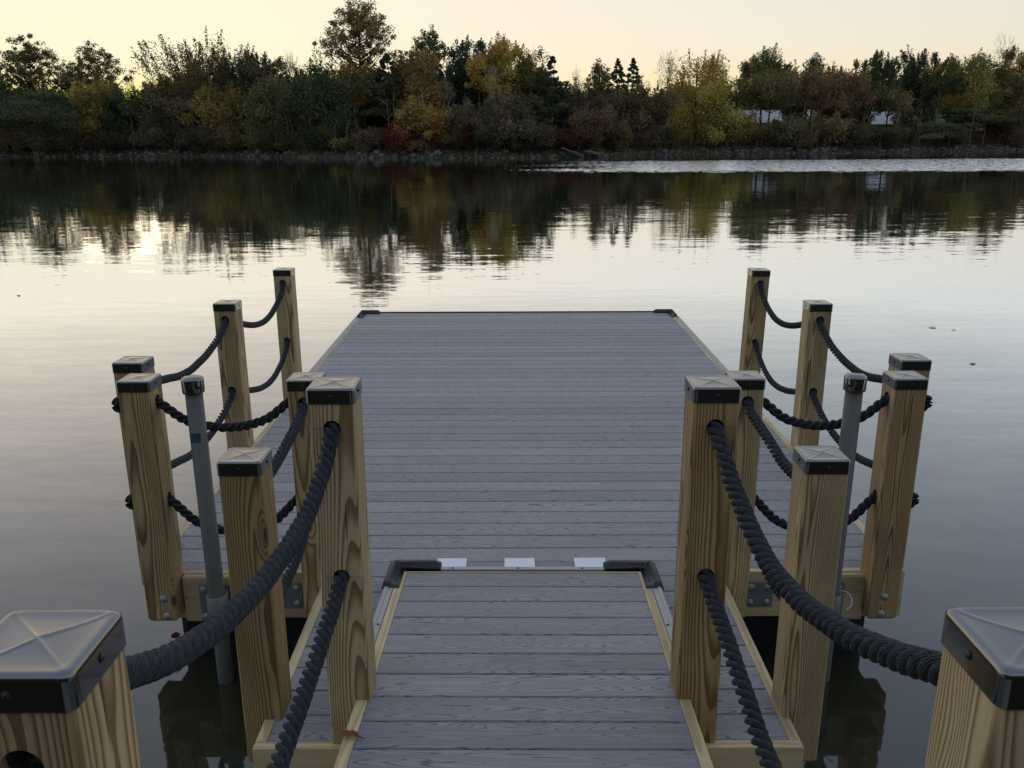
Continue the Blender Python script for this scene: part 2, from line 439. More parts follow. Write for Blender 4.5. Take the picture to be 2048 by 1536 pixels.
# loose small stones too small to tell apart
V0 = np.array([v.co[:] for v in ROCKS[0].vertices]); F0 = np.array([list(p.vertices) for p in ROCKS[0].polygons])
n = 1600; px = rng.uniform(-72, 84, n); py = shore(px) + rng.uniform(-0.4, 1.7, n); sc = rng.uniform(0.07, 0.19, n); an = rng.uniform(0, 6.28, n)
Vs = np.empty((n, len(V0), 3)); ca, sa = np.cos(an)[:, None], np.sin(an)[:, None]
Vs[:, :, 0] = (V0[None, :, 0] * ca - V0[None, :, 1] * sa) * sc[:, None] + px[:, None]
Vs[:, :, 1] = (V0[None, :, 0] * sa + V0[None, :, 1] * ca) * sc[:, None] + py[:, None]
Vs[:, :, 2] = V0[None, :, 2] * sc[:, None] + (ground_z(px, py) + sc * 0.3)[:, None]
Fs = (F0[None] + (np.arange(n) * len(V0))[:, None, None]).reshape(-1, 3)
o = link("rubble", np_mesh("rubble", Vs.reshape(-1, 3), Fs), M_ROCK)
tag(o, "small loose stones between the riprap of the far shore", kind="stuff")
for (x, y, z, rx, ry, rz, l, lab) in ((6.6, 98.9, 0.1, 0.1, 0.34, 0.1, 2.6, "long broken concrete slab tilting towards the water on the far shore"),
                                      (9.0, 99.9, 0.0, 0.2, 0.22, -0.2, 1.6, "shorter broken concrete slab lying beside the long tilted one")):
    o = link("concrete_slab", bm_mesh("concrete_slab", box_bm(l, 0.7, 0.13, 0.02)), M_CONC, None, (x, y, z), (rx, ry, rz))
    tag(o, lab, "concrete slab")

# ------------------------------------------------------------------ far bank: buildings
M_ROOF = plain("pale_metal_roof", (0.42, 0.41, 0.42), 0.5, 0.5, var=0.12, scale=1.5)
M_WALL = plain("white_siding", (0.5, 0.48, 0.46), 0.7, 0.3, var=0.1, scale=2.0)
M_DARKGLASS = plain("dark_window_glass", (0.02, 0.025, 0.03), 0.15, 0.8)
def barn(x0, x1, y, ztop, label, vent=None):
    zg = float(ground_z((x0 + x1) / 2, y)) - 0.1
    root = empty("long_building", ((x0 + x1) / 2, y, zg)); tag(root, label, "building", "pale-roofed buildings behind the far trees")
    L = x1 - x0; D = 9.0; ze = ztop - 1.75 - zg; zr = ztop - zg
    w = bmesh.new(); box_bm(L, D, ze, 0, 1, (0, 0, ze / 2), w)
    link("wall", bm_mesh("wall", w), M_WALL, root)
    g = bmesh.new(); h = L / 2 + 0.25; e = D / 2 + 0.5
    for sgn in (-1, 1):
        nseg = max(3, int(L / 1.0)); 
        for k in range(nseg):                                     # standing-seam panels, a hair apart
            a = -h + 2 * h * k / nseg + 0.02; b = -h + 2 * h * (k + 1) / nseg - 0.02
            q = [(a, sgn * e, ze - 0.15), (b, sgn * e, ze - 0.15), (b, 0, zr), (a, 0, zr)]
            lo = [g.verts.new(p) for p in q]; hi = [g.verts.new((p[0], p[1], p[2] + 0.08)) for p in q]
            for f in ((0, 1, 2, 3), ): g.faces.new([lo[i] for i in f]); g.faces.new([hi[i] for i in reversed(f)])
            for i in range(4): g.faces.new((lo[i], lo[(i + 1) % 4], hi[(i + 1) % 4], hi[i]))
    rf = link("roof", bm_mesh("roof", g), M_ROOF, root)
    gb = bmesh.new()
    for sx in (-1, 1):
        v = [gb.verts.new((sx * (L / 2 - 0.05), yy, zz)) for yy, zz in ((-D / 2, ze - .02), (D / 2, ze - .02), (0, zr - 0.05))]; gb.faces.new(v)
    link("gable", bm_mesh("gable", gb), M_WALL, root)
    for k in range(max(1, int(L / 4))):
        fx = -L / 2 + 2 + k * 4.0
        if abs(fx) < L / 2 - 0.8:
            wd = box("window", fx - .5, fx + .5, -D / 2 - .04, -D / 2 + .02, 0.9, 1.8, M_DARKGLASS, root)
    if vent:
        box("chimney", vent - .28, vent + .28, -0.4, 0.2, zr - 0.3, zr + 0.75, M_WALL, rf)
barn(1.5, 25.0, 141, 5.68, "long low pale-roofed building seen in gaps behind the mauve thicket and the golden tree")
barn(34.0, 48.2, 141, 5.36, "pale-roofed building with a small white chimney behind the low red-brown trees", vent=1.4)
barn(52.0, 62.9, 141, 5.08, "pale-roofed building seen in the gap below the grey-brown tree at the east")
barn(67.0, 71.0, 146, 4.7, "small pale shed half hidden behind the large drooping evergreen")
barn(-84.5, -78.2, 141, 5.27, "pale building edge at the extreme west end of the far bank")

# ------------------------------------------------------------------ far bank: trees and shrubs
def leaf_mat():
    t = NT("leaves")
    col = t.n("ShaderNodeAttribute", attribute_name="leaf_color").outputs["Color"]
    di = t.n("ShaderNodeBsdfDiffuse", {"Color": col, "Roughness": 0.5})
    tr = t.n("ShaderNodeBsdfTranslucent", {"Color": t.mix(1.0, col, (1.0, 0.95, 0.6), "MULTIPLY")})
    mx = t.n("ShaderNodeMixShader", {0: 0.36, 1: di.outputs[0], 2: tr.outputs[0]})
    t.t.links.new(mx.outputs[0], t.out.inputs[0])
    return t.m
M_LEAF = leaf_mat()
M_BARK = plain("dark_bark", (0.085, 0.07, 0.055), 0.9, 0.2, var=0.4, scale=5)
M_PALEBARK = plain("pale_bark", (0.36, 0.33, 0.28), 0.85, 0.2, var=0.3, scale=5)
M_TWIG = plain("tan_twigs", (0.34, 0.26, 0.18), 0.9, 0.2, var=0.3, scale=5)
PAL = {  # main, second, third leaf colours
 "olive": ((.085, .080, .032), (.11, .075, .035), (.06, .065, .03)),
 "brown": ((.105, .082, .040), (.085, .078, .036), (.075, .060, .033)),
 "evergreen": ((.050, .060, .030), (.070, .070, .032), (.035, .046, .026)),
 "yellowolive": ((.17, .125, .038), (.12, .10, .035), (.22, .15, .04)),
 "yellowdull": ((.15, .105, .036), (.09, .08, .03), (.20, .14, .04)),
 "darkgreen": ((.042, .054, .028), (.055, .062, .028), (.030, .040, .024)),
 "deepgreen": ((.036, .050, .034), (.050, .060, .034), (.028, .036, .026)),
 "green": ((.065, .075, .030), (.085, .09, .035), (.05, .055, .028)),
 "twig": ((.2, .15, .1), (.2, .15, .1), (.2, .15, .1)),
 "paleleaf": ((.30, .21, .12), (.26, .18, .1), (.22, .16, .1)),
 "leafybare": ((.13, .11, .05), (.16, .12, .05), (.10, .09, .04)),
 "greystem": ((.10, .085, .06), (.09, .08, .06), (.08, .07, .05)),
 "whitestem": ((.26, .15, .04), (.2, .13, .04), (.16, .1, .04)),
 "rust": ((.12, .085, .042), (.085, .065, .035), (.055, .050, .028)),
 "mauve": ((.075, .060, .042), (.085, .068, .044), (.060, .054, .036)),
 "olivegreen": ((.085, .085, .034), (.065, .070, .030), (.13, .11, .04)),
 "tall": ((.105, .085, .040), (.15, .105, .045), (.075, .070, .035)),
 "orangeolive": ((.18, .115, .040), (.10, .09, .035), (.24, .13, .04)),
 "rustolive": ((.15, .09, .040), (.09, .08, .035), (.19, .11, .04)),
 "orange": ((.36, .19, .035), (.28, .15, .035), (.2, .13, .035)),
 "yelloworange": ((.27, .17, .035), (.17, .125, .035), (.33, .17, .035)),
 "cedar": ((.045, .055, .030), (.058, .062, .030), (.034, .042, .026)),
 "golden": ((.24, .165, .036), (.17, .13, .034), (.30, .18, .038)),
 "goldenlow": ((.15, .13, .036), (.085, .09, .03), (.27, .18, .04)),
 "brownolive": ((.095, .085, .038), (.075, .075, .033), (.125, .095, .042)),
 "redbrown": ((.125, .082, .046), (.095, .078, .040), (.15, .085, .048)),
 "yellowgreen": ((.15, .13, .038), (.09, .095, .034), (.26, .15, .04)),
 "red": ((.115, .026, .022), (.09, .026, .022), (.07, .03, .022)),
 "deepred": ((.09, .028, .026), (.075, .03, .025), (.065, .035, .025)),
 "yellow": ((.15, .14, .04), (.18, .16, .04), (.12, .11, .035)),
 "fill": ((.050, .050, .028), (.075, .062, .034), (.040, .042, .026)),
}
OD = {"round": 3.8, "dense": 5.0, "sparse": 1.5, "bare": 0.16, "tuft": 3.2, "cone": 4.2, "layered": 4.6, "fill": 4.5, "shrub": 3.6}

def leaves(C, S, colors, name):
    n = len(C)
    d1 = rng.normal(size=(n, 3)); d1 /= np.linalg.norm(d1, axis=1)[:, None]
    d2 = np.cross(d1, rng.normal(size=(n, 3))); d2 /= np.linalg.norm(d2, axis=1)[:, None] + 1e-9
    S = S[:, None]
    V = np.stack([C - d1 * S * 0.55, C + d1 * S * 0.45 + d2 * S * 0.5, C + d1 * S * 0.35 - d2 * S * 0.5], 1).reshape(-1, 3)
    me = np_mesh(name, V, np.arange(3 * n).reshape(-1, 3))
    at = me.attributes.new("leaf_color", "FLOAT_COLOR", "FACE")
    at.data.foreach_set("color", np.concatenate([colors, np.ones((n, 1))], 1).astype(np.float32).ravel())
    return me

def crown_points(kind, w, zb, zt, size, od):
    h = (zt - zb); rz = h / 2; zc = (zt + zb) / 2
    area = math.pi * w * rz * (0.8 if kind != "cone" else 0.55)
    N = int(od * area / (size * size * 0.40 * 0.5))
    N = max(120, min(N, 24000))
    cl = {"round": 0.27, "dense": 0.24, "sparse": 0.11, "bare": 0.10, "tuft": 0.17, "cone": 0.20, "layered": 0.26, "fill": 0.3, "shrub": 0.3}[kind]
    nc = int({"round": 60, "dense": 80, "sparse": 190, "bare": 60, "tuft": 130, "cone": 110, "layered": 70, "fill": 46, "shrub": 26}[kind])
    ph = rng.uniform(0, 6.28, 6)
    if kind in ("cone",):
        t = rng.uniform(0, 1, nc) ** 1.25
        lay = t
        R = w * (1 - lay) ** 0.8 * rng.uniform(0.45, 1.0, nc) ** 0.5 * (1 + 0.12 * np.sin(lay * 40 + ph[0]))
        a = rng.uniform(0, 6.28, nc)
        cx, cy, cz = R * np.cos(a), R * np.sin(a), zb + h * lay - 0.12 * R
        cr = w * cl * (0.35 + 0.9 * (1 - lay))
    else:
        d = rng.normal(size=(nc, 3)); d /= np.linalg.norm(d, axis=1)[:, None]
        if kind == "layered": d[:, 2] = np.abs(d[:, 2]) * 1.0 - 0.35
        az = np.arctan2(d[:, 1], d[:, 0]); el = np.arcsin(np.clip(d[:, 2], -1, 1))
        m = 1 + 0.20 * np.sin(2 * az + ph[0]) * np.cos(el) + 0.15 * np.sin(3 * az + 2 * el + ph[1]) + 0.12 * np.sin(5 * el + ph[2])
        r = rng.uniform(0.12, 1, nc) ** (0.42 if kind not in ("sparse", "bare") else 0.5) * (1 - cl * 0.7) * m
        cx, cy, cz = d[:, 0] * r * w, d[:, 1] * r * w, zc + d[:, 2] * r * rz
        if kind == "sparse":                                   # narrower towards the top
            tt = np.clip((cz - zb) / h, 0, 1); k = np.interp(tt, [0, 0.35, 1], [0.8, 1.1, 0.42]); cx *= k; cy *= k
        if kind == "layered": cz -= 0.10 * np.hypot(cx, cy)
        cr = w * cl * rng.uniform(0.55, 1.35, nc)
        if kind == "sparse": cr = np.maximum(cr, 0.35)
    which = rng.integers(0, nc, N)
    off = rng.normal(size=(N, 3)) * 0.5
    off /= np.maximum(1, np.linalg.norm(off, axis=1) / 1.05)[:, None]
    sc = {"layered": (1.25, 1.25, 0.28), "cone": (1.0, 1.0, 0.6), "tuft": (0.75, 0.75, 1.25)}.get(kind, (1, 1, 0.8))
    off *= np.array(sc)
    P = np.stack([cx, cy, cz], -1)
    L = P[which] + off * cr[which][:, None]
    if kind in ("tuft", "round", "dense", "fill"):                                      # upswept sprigs shooting out of the top
        k = rng.uniform(0, 1, N) < {"tuft": 0.33}.get(kind, 0.16)
        u = rng.uniform(0, 1, N) ** 0.8
        dirn = P[which] - np.array([0, 0, zb]); dirn /= np.linalg.norm(dirn, axis=1)[:, None] + 1e-9
        dirn[:, 2] += 0.6
        L2 = P[which] + dirn * (u * cr[which] * {"tuft": 1.0}.get(kind, 0.75))[:, None] + rng.normal(size=(N, 3)) * 0.09
        L = np.where(k[:, None], L2, L)
    L[:, 2] = np.maximum(L[:, 2], zb - 0.3 * (kind in ("layered", "shrub", "round")))
    return L, which, P, cr

LEAFK = 2.5
def shades(pal, which, N, nc, shade_k=1.0):
    p = np.array(PAL[pal]) * shade_k
    pick = rng.choice(3, size=nc, p=[0.5, 0.27, 0.23])
    leafpick = rng.choice(3, size=N, p=[0.5, 0.25, 0.25])
    base = 0.65 * p[pick[which]] + 0.35 * p[leafpick]
    val = (rng.uniform(0.6, 1.4, nc)[which] * rng.uniform(0.5, 1.5, N))[:, None]
    base = base * 0.9 + base.mean(axis=1, keepdims=True) * 0.1 * np.array([1.08, 1.0, 0.85])
    return np.clip(base * val * LEAFK, 0, 0.6)

def limb(a, b, r0, sag=0.15, sides=4, n=4, wig=0.05):
    a = np.array(a, float); b = np.array(b, float); t = np.linspace(0, 1, n)[:, None]
    L = np.linalg.norm(b - a)
    P = a * (1 - t) + b * t
    P[:, 2] -= (np.sin(t[:, 0] * math.pi) * sag * L)
    P[1:-1] += rng.normal(size=(n - 2, 3)) * wig * L * 0.5
    return tube(P, np.linspace(r0, r0 * 0.3, n), sides)

def bare_branches(base, h, w, parts, tips, r0=0.1):
    """recursive forked skeleton for leafless trees"""
    def grow(p, d, L, r, depth):
        n = 4; P = [p]
        dd = d.copy()
        for _ in range(n - 1):
            dd = dd + rng.normal(size=3) * 0.10; dd[2] += 0.05; dd /= np.linalg.norm(dd)
            P.append(P[-1] + dd * L / (n - 1))
        parts.append(tube(P, np.linspace(r, r * 0.62, n), 4 if depth < 3 else 3))
        if depth >= 5: tips.append(P[-1]); return
        k = 3 if depth in (1, 3) else 2
        for c in range(k):
            nd = dd + rng.normal(size=3) * (0.42 if depth else 0.28); nd[2] = max(nd[2], 0.05); nd /= np.linalg.norm(nd)
            grow(P[-1] if c or depth > 3 else P[-2], nd, L * rng.uniform(0.62, 0.85), max(r * 0.6, 0.022), depth + 1)
    grow(np.array(base, float), np.array([0.0, 0, 1.0]), h * 0.30, r0, 0)

def build_tree(kind, pal, X, Y, ztop, zbot, w, label, cat="tree", group=None, size=0.19, name=None, odk=1.0):
    zg = float(ground_z(X, Y)) - 0.12
    w *= {"bare": 1.0, "sparse": 1.1}.get(kind, 1.36 if X < 15 else 1.18); ztop += 0.0 if kind in ("bare", "sparse") else 0.3
    nm = name or {"cone": "cedar_tree", "layered": "evergreen_tree", "bare": "bare_tree", "dense": "leafy_tree", "shrub": "shrub"}.get(kind, "autumn_tree")
    root = empty(nm, (X, Y, zg)); tag(root, label, cat, group)
    zt, zb = ztop - zg, max(zbot - zg, 0.15)
    parts, tips = [], []
    if kind == "bare":
        bark = {"greystem": M_PALEBARK, "whitestem": M_PALEBARK}.get(pal, M_TWIG)
        stems = 3 if pal in ("greystem", "whitestem") else 1
        b0 = zt * 0.18
        for s in range(stems):
            bx = (s - (stems - 1) / 2) * 0.5
            parts.append(tube([(bx, 0, 0), (bx * 1.2 + rng.normal() * .1, 0, b0)], [0.13, 0.11], 5))
            bare_branches((bx * 1.2, 0, b0), (zt - b0) * 0.92, w, parts, tips, 0.10)
        V, F = merge(parts)
        m = np.abs(V[:, :2]).max(); V[:, :2] *= min(1.6, w / max(m, 0.1)); V[:, 2] *= zt / V[:, 2].max()
        link("trunk", np_mesh("trunk", V, F), bark, root)
        T = np.array(tips); T[:, :2] *= min(1.6, w / max(m, 0.1)); T[:, 2] *= zt / max(T[:, 2].max(), zt)
        k = {"leafybare": 9, "whitestem": 5, "paleleaf": 12, "greystem": 2}.get(pal, 1)
        L = np.repeat(T, k, 0) + rng.normal(size=(len(T) * k, 3)) * 0.22
        link("crown", leaves(L, rng.uniform(0.09, 0.16, len(L)), shades(pal, np.zeros(len(L), int), len(L), 1), "crown"), M_LEAF, root)
        return root
    if kind in ("round", "dense", "tuft") and X < 15: zb = max(0.2, zb - 1.2)
    L, which, P, cr = crown_points(kind, w, zb, zt, size, OD[kind] * odk)
    S = rng.uniform(0.7, 1.3, len(L)) * size
    link("crown", leaves(L, S, shades(pal, which, len(L), len(P), 0.72 if kind == "shrub" else 1.0), "crown"), M_LEAF, root)
    # trunk with limbs that reach the leaf clumps
    lean = rng.normal() * 0.02 * zt
    tp = zt * (0.86 if kind != "shrub" else 0.5)
    n = 7; tt = np.linspace(0, 1, n)
    TP = np.stack([lean * tt + rng.normal(size=n) * 0.02 * w * tt, rng.normal(size=n) * 0.02 * w * tt, tp * tt], -1)
    r0 = {"shrub": 0.04}.get(kind, 0.05 + 0.014 * zt)
    parts.append(tube(TP, np.linspace(r0, r0 * 0.2, n), 6))
    idx = rng.permutation(len(P))[: {"sparse": 60, "shrub": 8, "fill": 8, "tuft": 34}.get(kind, 22)]
    for i in idx:
        c = P[i]; hd = math.hypot(c[0], c[1]); z0 = max(0.12 * zt, min(c[2] - 0.55 * hd - 0.3, tp * 0.95))
        if kind in ("cone", "layered"): z0 = max(0.1 * zt, min(c[2] + 0.05 * hd, tp * 0.97))
        f = z0 / tp
        a = (np.interp(f, tt, TP[:, 0]), np.interp(f, tt, TP[:, 1]), z0)
        parts.append(limb(a, c, r0 * 0.42 * (1 - 0.5 * f) + 0.012, 0.10 if kind not in ("cone", "layered") else -0.02))
        if kind == "sparse":
            for _ in range(4):
                parts.append(limb(c, c + rng.normal(size=3) * cr[i] * 1.3, 0.018, 0.0, 3, 3))
    V, F = merge(parts)
    link("trunk", np_mesh("trunk", V, F), M_BARK, root)
    return root

# kind, leaves, x, y, top z, crown foot z, half width, label (metres)
TREES=[
 ('sparse', 'olive', -65.4, 124.2, 15.6, 5.7, 4.3, 'sparse leafy tree with thin see-through crown at the west end of the far bank'),
 ('sparse', 'brown', -54.1, 119.5, 13.7, 7.1, 3.7, "thin-topped tree rising above the yellow-olive tree near the bank's west end"),
 ('sparse', 'olive', -60.5, 124.8, 11.7, 6.7, 2.4, 'small sparse tree standing between two taller thin-crowned trees'),
 ('layered', 'evergreen', -58.6, 113.7, 9.2, 0.3, 5.8, 'wide drooping evergreen spreading down to the rocks below the sparse tree'),
 ('round', 'yellowolive', -52.0, 114.4, 9.3, 2.6, 3.3, 'yellow-olive tree beside the wide drooping evergreen'),
 ('round', 'darkgreen', -47.8, 114.1, 7.9, 0.2, 3.2, 'low rounded dark green tree beneath the gap of bright sky'),
 ('bare', 'twig', -50.3, 122.3, 10.4, 5.6, 1.9, 'leafless tree in the bright gap, its twigs pale against the glow'),
 ('sparse', 'brown', -46.7, 122.1, 9.7, 5.6, 1.8, 'small brown-leaved tree at the east side of the bright gap'),
 ('tuft', 'rust', -39.9, 118.8, 14.2, 3.3, 5.5, 'big rust-brown tree with spiky ragged top, tallest of the western clump'),
 ('round', 'mauve', -42.3, 113.9, 8.3, 0.2, 3.2, 'mauve-brown tree below the big rust-brown tree'),
 ('round', 'yellowdull', -36.5, 112.1, 7.6, 0.8, 3.2, 'dull yellow tree in front of the big rust-brown tree'),
 ('tuft', 'darkgreen', -34.7, 117.4, 11.9, 2.0, 2.9, 'dark upright tree between the rust-brown tree and a mauve crown'),
 ('round', 'mauve', -31.9, 117.0, 11.3, 2.6, 3.0, 'mauve crown beside the pale leafless tree'),
 ('round', 'olivegreen', -28.6, 109.2, 8.3, 0.7, 3.1, 'olive green tree below the mauve crown'),
 ('bare', 'paleleaf', -28.6, 118.4, 12.6, 7.0, 2.2, 'pale fine-twigged tree with rounded see-through crown against the sky'),
 ('dense', 'darkgreen', -21.4, 106.7, 10.2, 0.4, 4.6, 'massive dark green tree at the foot of the tallest tree'),
 ('sparse', 'tall', -18.3, 110.4, 17.9, 8.9, 4.8, "tallest tree of the far bank, open crown reaching the picture's top edge"),
 ('round', 'orangeolive', -17.4, 106.8, 9.7, 5.9, 2.4, 'orange-olive crown hugging the trunk of the tallest tree'),
 ('cone', 'darkgreen', -14.4, 105.4, 10.6, 4.2, 2.1, 'dark spruce-like tree just east of the tallest tree'),
 ('sparse', 'green', -10.1, 110.8, 14.4, 8.9, 2.8, 'open green crown with round lumps, second tallest in the middle'),
 ('round', 'rustolive', -11.0, 105.9, 11.6, 5.3, 2.8, 'rust and olive tree in front of the open green crown'),
 ('round', 'orangeolive', -10.4, 101.8, 6.2, 0.5, 2.9, 'orange-tinged willowy tree above the crimson bush'),
 ('dense', 'deepgreen', -4.8, 109.0, 13.2, 4.8, 3.1, 'dense blackish-green tree with flat clumpy top'),
 ('bare', 'greystem', -7.5, 104.4, 9.0, 3.6, 2.2, 'grey leafless tree with many upswept stems in front of dark trees'),
 ('round', 'orange', -3.6, 104.8, 10.5, 7.7, 1.5, 'bright orange small crown beside white birch-like stems'),
 ('round', 'yelloworange', -0.9, 106.6, 12.8, 6.4, 2.6, 'yellow and orange crown above white birch-like stems'),
 ('bare', 'whitestem', -2.2, 102.6, 9.7, 3.8, 1.5, 'tree with slender white stems below orange leaves'),
 ('dense', 'olivegreen', 1.8, 106.3, 10.8, 3.6, 2.4, 'olive green shoulder tree sloping down to the cedar'),
 ('bare', 'paleleaf', 3.1, 111.6, 12.6, 8.9, 1.6, 'wispy bare tree poking above the olive green shoulder'),
 ('cone', 'cedar', 4.5, 103.9, 10.0, 0.7, 2.2, 'pointed cedar with narrow crown where the tree line drops'),
 ('round', 'mauve', -0.7, 100.7, 5.4, 0.5, 3.2, 'mauve-grey thicket tree under the white birch-like stems'),
 ('round', 'mauve', -5.0, 101.0, 5.1, 0.8, 2.4, 'greyish brown tree beside the red hanging leaves'),
 ('bare', 'paleleaf', 7.7, 112.7, 10.3, 6.0, 2.3, 'bare wispy tree leaning over the low gap'),
 ('sparse', 'brown', 10.9, 115.0, 11.1, 5.5, 2.0, 'thin half-bare tree in the low gap of the tree line'),
 ('cone', 'cedar', 13.3, 116.0, 10.7, 5.2, 1.4, 'western one of the twin pointed cedars'),
 ('cone', 'cedar', 15.6, 118.9, 11.0, 5.3, 1.7, 'eastern one of the twin pointed cedars'),
 ('round', 'mauve', 9.5, 105.2, 6.8, 0.4, 3.0, 'low brown tree beneath the thin half-bare tree'),
 ('round', 'brown', 16.0, 112.3, 7.4, 0.3, 4.0, 'broad brown crown over bare stems next to the big golden tree'),
 ('bare', 'paleleaf', 20.7, 124.8, 13.1, 7.1, 2.4, 'leafless wispy tree behind the western edge of the big golden tree'),
 ('round', 'golden', 24.0, 118.3, 12.0, -0.1, 5.0, 'big golden yellow tree, widest of the eastern bank'),
 ('round', 'goldenlow', 27.5, 116.3, 5.2, -0.1, 4.0, 'low golden-green bush-like tree attached to the foot of the big golden tree'),
 ('bare', 'paleleaf', 28.7, 125.3, 12.8, 7.7, 2.1, 'faint bare tree behind the eastern edge of the big golden tree'),
 ('dense', 'green', 34.7, 126.4, 12.3, 7.1, 3.4, 'round dark green crown standing above brown trees'),
 ('round', 'brownolive', 33.8, 119.4, 9.3, 5.2, 4.4, 'brown-olive tree in front of the round dark green crown'),
 ('sparse', 'green', 42.2, 128.2, 12.9, 7.8, 1.7, 'small round green crown poking above the red-brown trees'),
 ('round', 'redbrown', 38.3, 120.5, 9.9, 4.8, 4.0, 'red-brown tree below the small round green crown'),
 ('round', 'redbrown', 43.9, 121.8, 10.1, 4.6, 3.8, 'reddest of the brown trees beside the upswept green tree'),
 ('tuft', 'darkgreen', 50.0, 126.6, 12.8, 4.0, 3.2, 'dark green tree with upswept spiky top'),
 ('round', 'brownolive', 51.2, 123.9, 7.7, 4.7, 2.9, 'grey-brown tree between two dark green trees'),
 ('tuft', 'deepgreen', 59.8, 133.0, 12.9, 5.5, 4.3, 'dark green feathery tree with wide forked crown'),
 ('round', 'yellowgreen', 64.2, 130.9, 12.4, 3.7, 4.4, 'yellow-green tree with orange crown top'),
 ('sparse', 'green', 71.2, 140.0, 13.8, 8.2, 3.1, 'airy green tree between the yellow-green tree and the tall bare one'),
 ('bare', 'leafybare', 75.1, 141.5, 16.9, 9.0, 3.0, "tall nearly bare tree with forked stem near the bank's east end"),
 ('round', 'rustolive', 77.5, 141.1, 14.1, 6.1, 3.1, 'rust-olive rounded tree at the very east end of the bank'),
 ('round', 'brownolive', 72.5, 135.3, 10.8, 3.4, 3.6, 'brown-olive tree under the tall nearly bare tree'),
 ('layered', 'evergreen', 57.5, 124.4, 4.0, -0.5, 4.3, 'drooping evergreen in front of the feathery dark green tree'),
 ('layered', 'evergreen', 65.9, 129.3, 7.1, -0.6, 4.4, 'large drooping dark evergreen in front of the yellow-green tree'),
 ('round', 'olivegreen', 35.0, 116.4, 3.6, -0.1, 2.8, 'low olive bush-like tree before the pale roofs'),
 ('round', 'brownolive', 40.3, 117.0, 3.9, -0.1, 3.2, 'low brown-olive tree crossing the pale roofs'),
 ('layered', 'darkgreen', 47.0, 119.9, 3.5, -0.2, 3.5, 'low dark drooping tree under the pale roof at the east'),
 ('round', 'brownolive', 38.0, 122.5, 6.5, 1.9, 2.0, "brown-olive sapling crown hiding the middle of the chimneyed building's roof"),
 ('round', 'redbrown', 43.6, 123.5, 6.0, 1.9, 2.3, 'low red-brown tree between the two longest pale roofs'),
 ('round', 'olivegreen', 48.5, 126.6, 5.6, 2.2, 1.8, 'small olive tree in front of the western end of the east roof'),
 ('round', 'brownolive', 56.5, 130.1, 5.5, 2.2, 1.7, "small brown tree in front of the east roof's middle"),
 ('round', 'darkgreen', 59.9, 130.6, 6.1, 1.8, 2.5, 'dark low tree closing the gap east of the pale roofs'),
 ('round', 'mauve', 16.8, 115.0, 5.6, 2.3, 1.3, 'small mauve tree just west of the first pale roof patch'),
 ('round', 'darkgreen', 75.0, 132.8, 4.4, -0.5, 4.4, 'dark green low tree at the far east edge of the shore'),
 ('round', 'darkgreen', -70.3, 119.6, 11.5, 0.2, 5.3, 'dark tree beyond the west end of the visible bank'),
 ('round', 'brownolive', 82.6, 137.8, 12.4, -0.6, 6.1, 'brown-olive tree beyond the east end of the visible bank'),
]
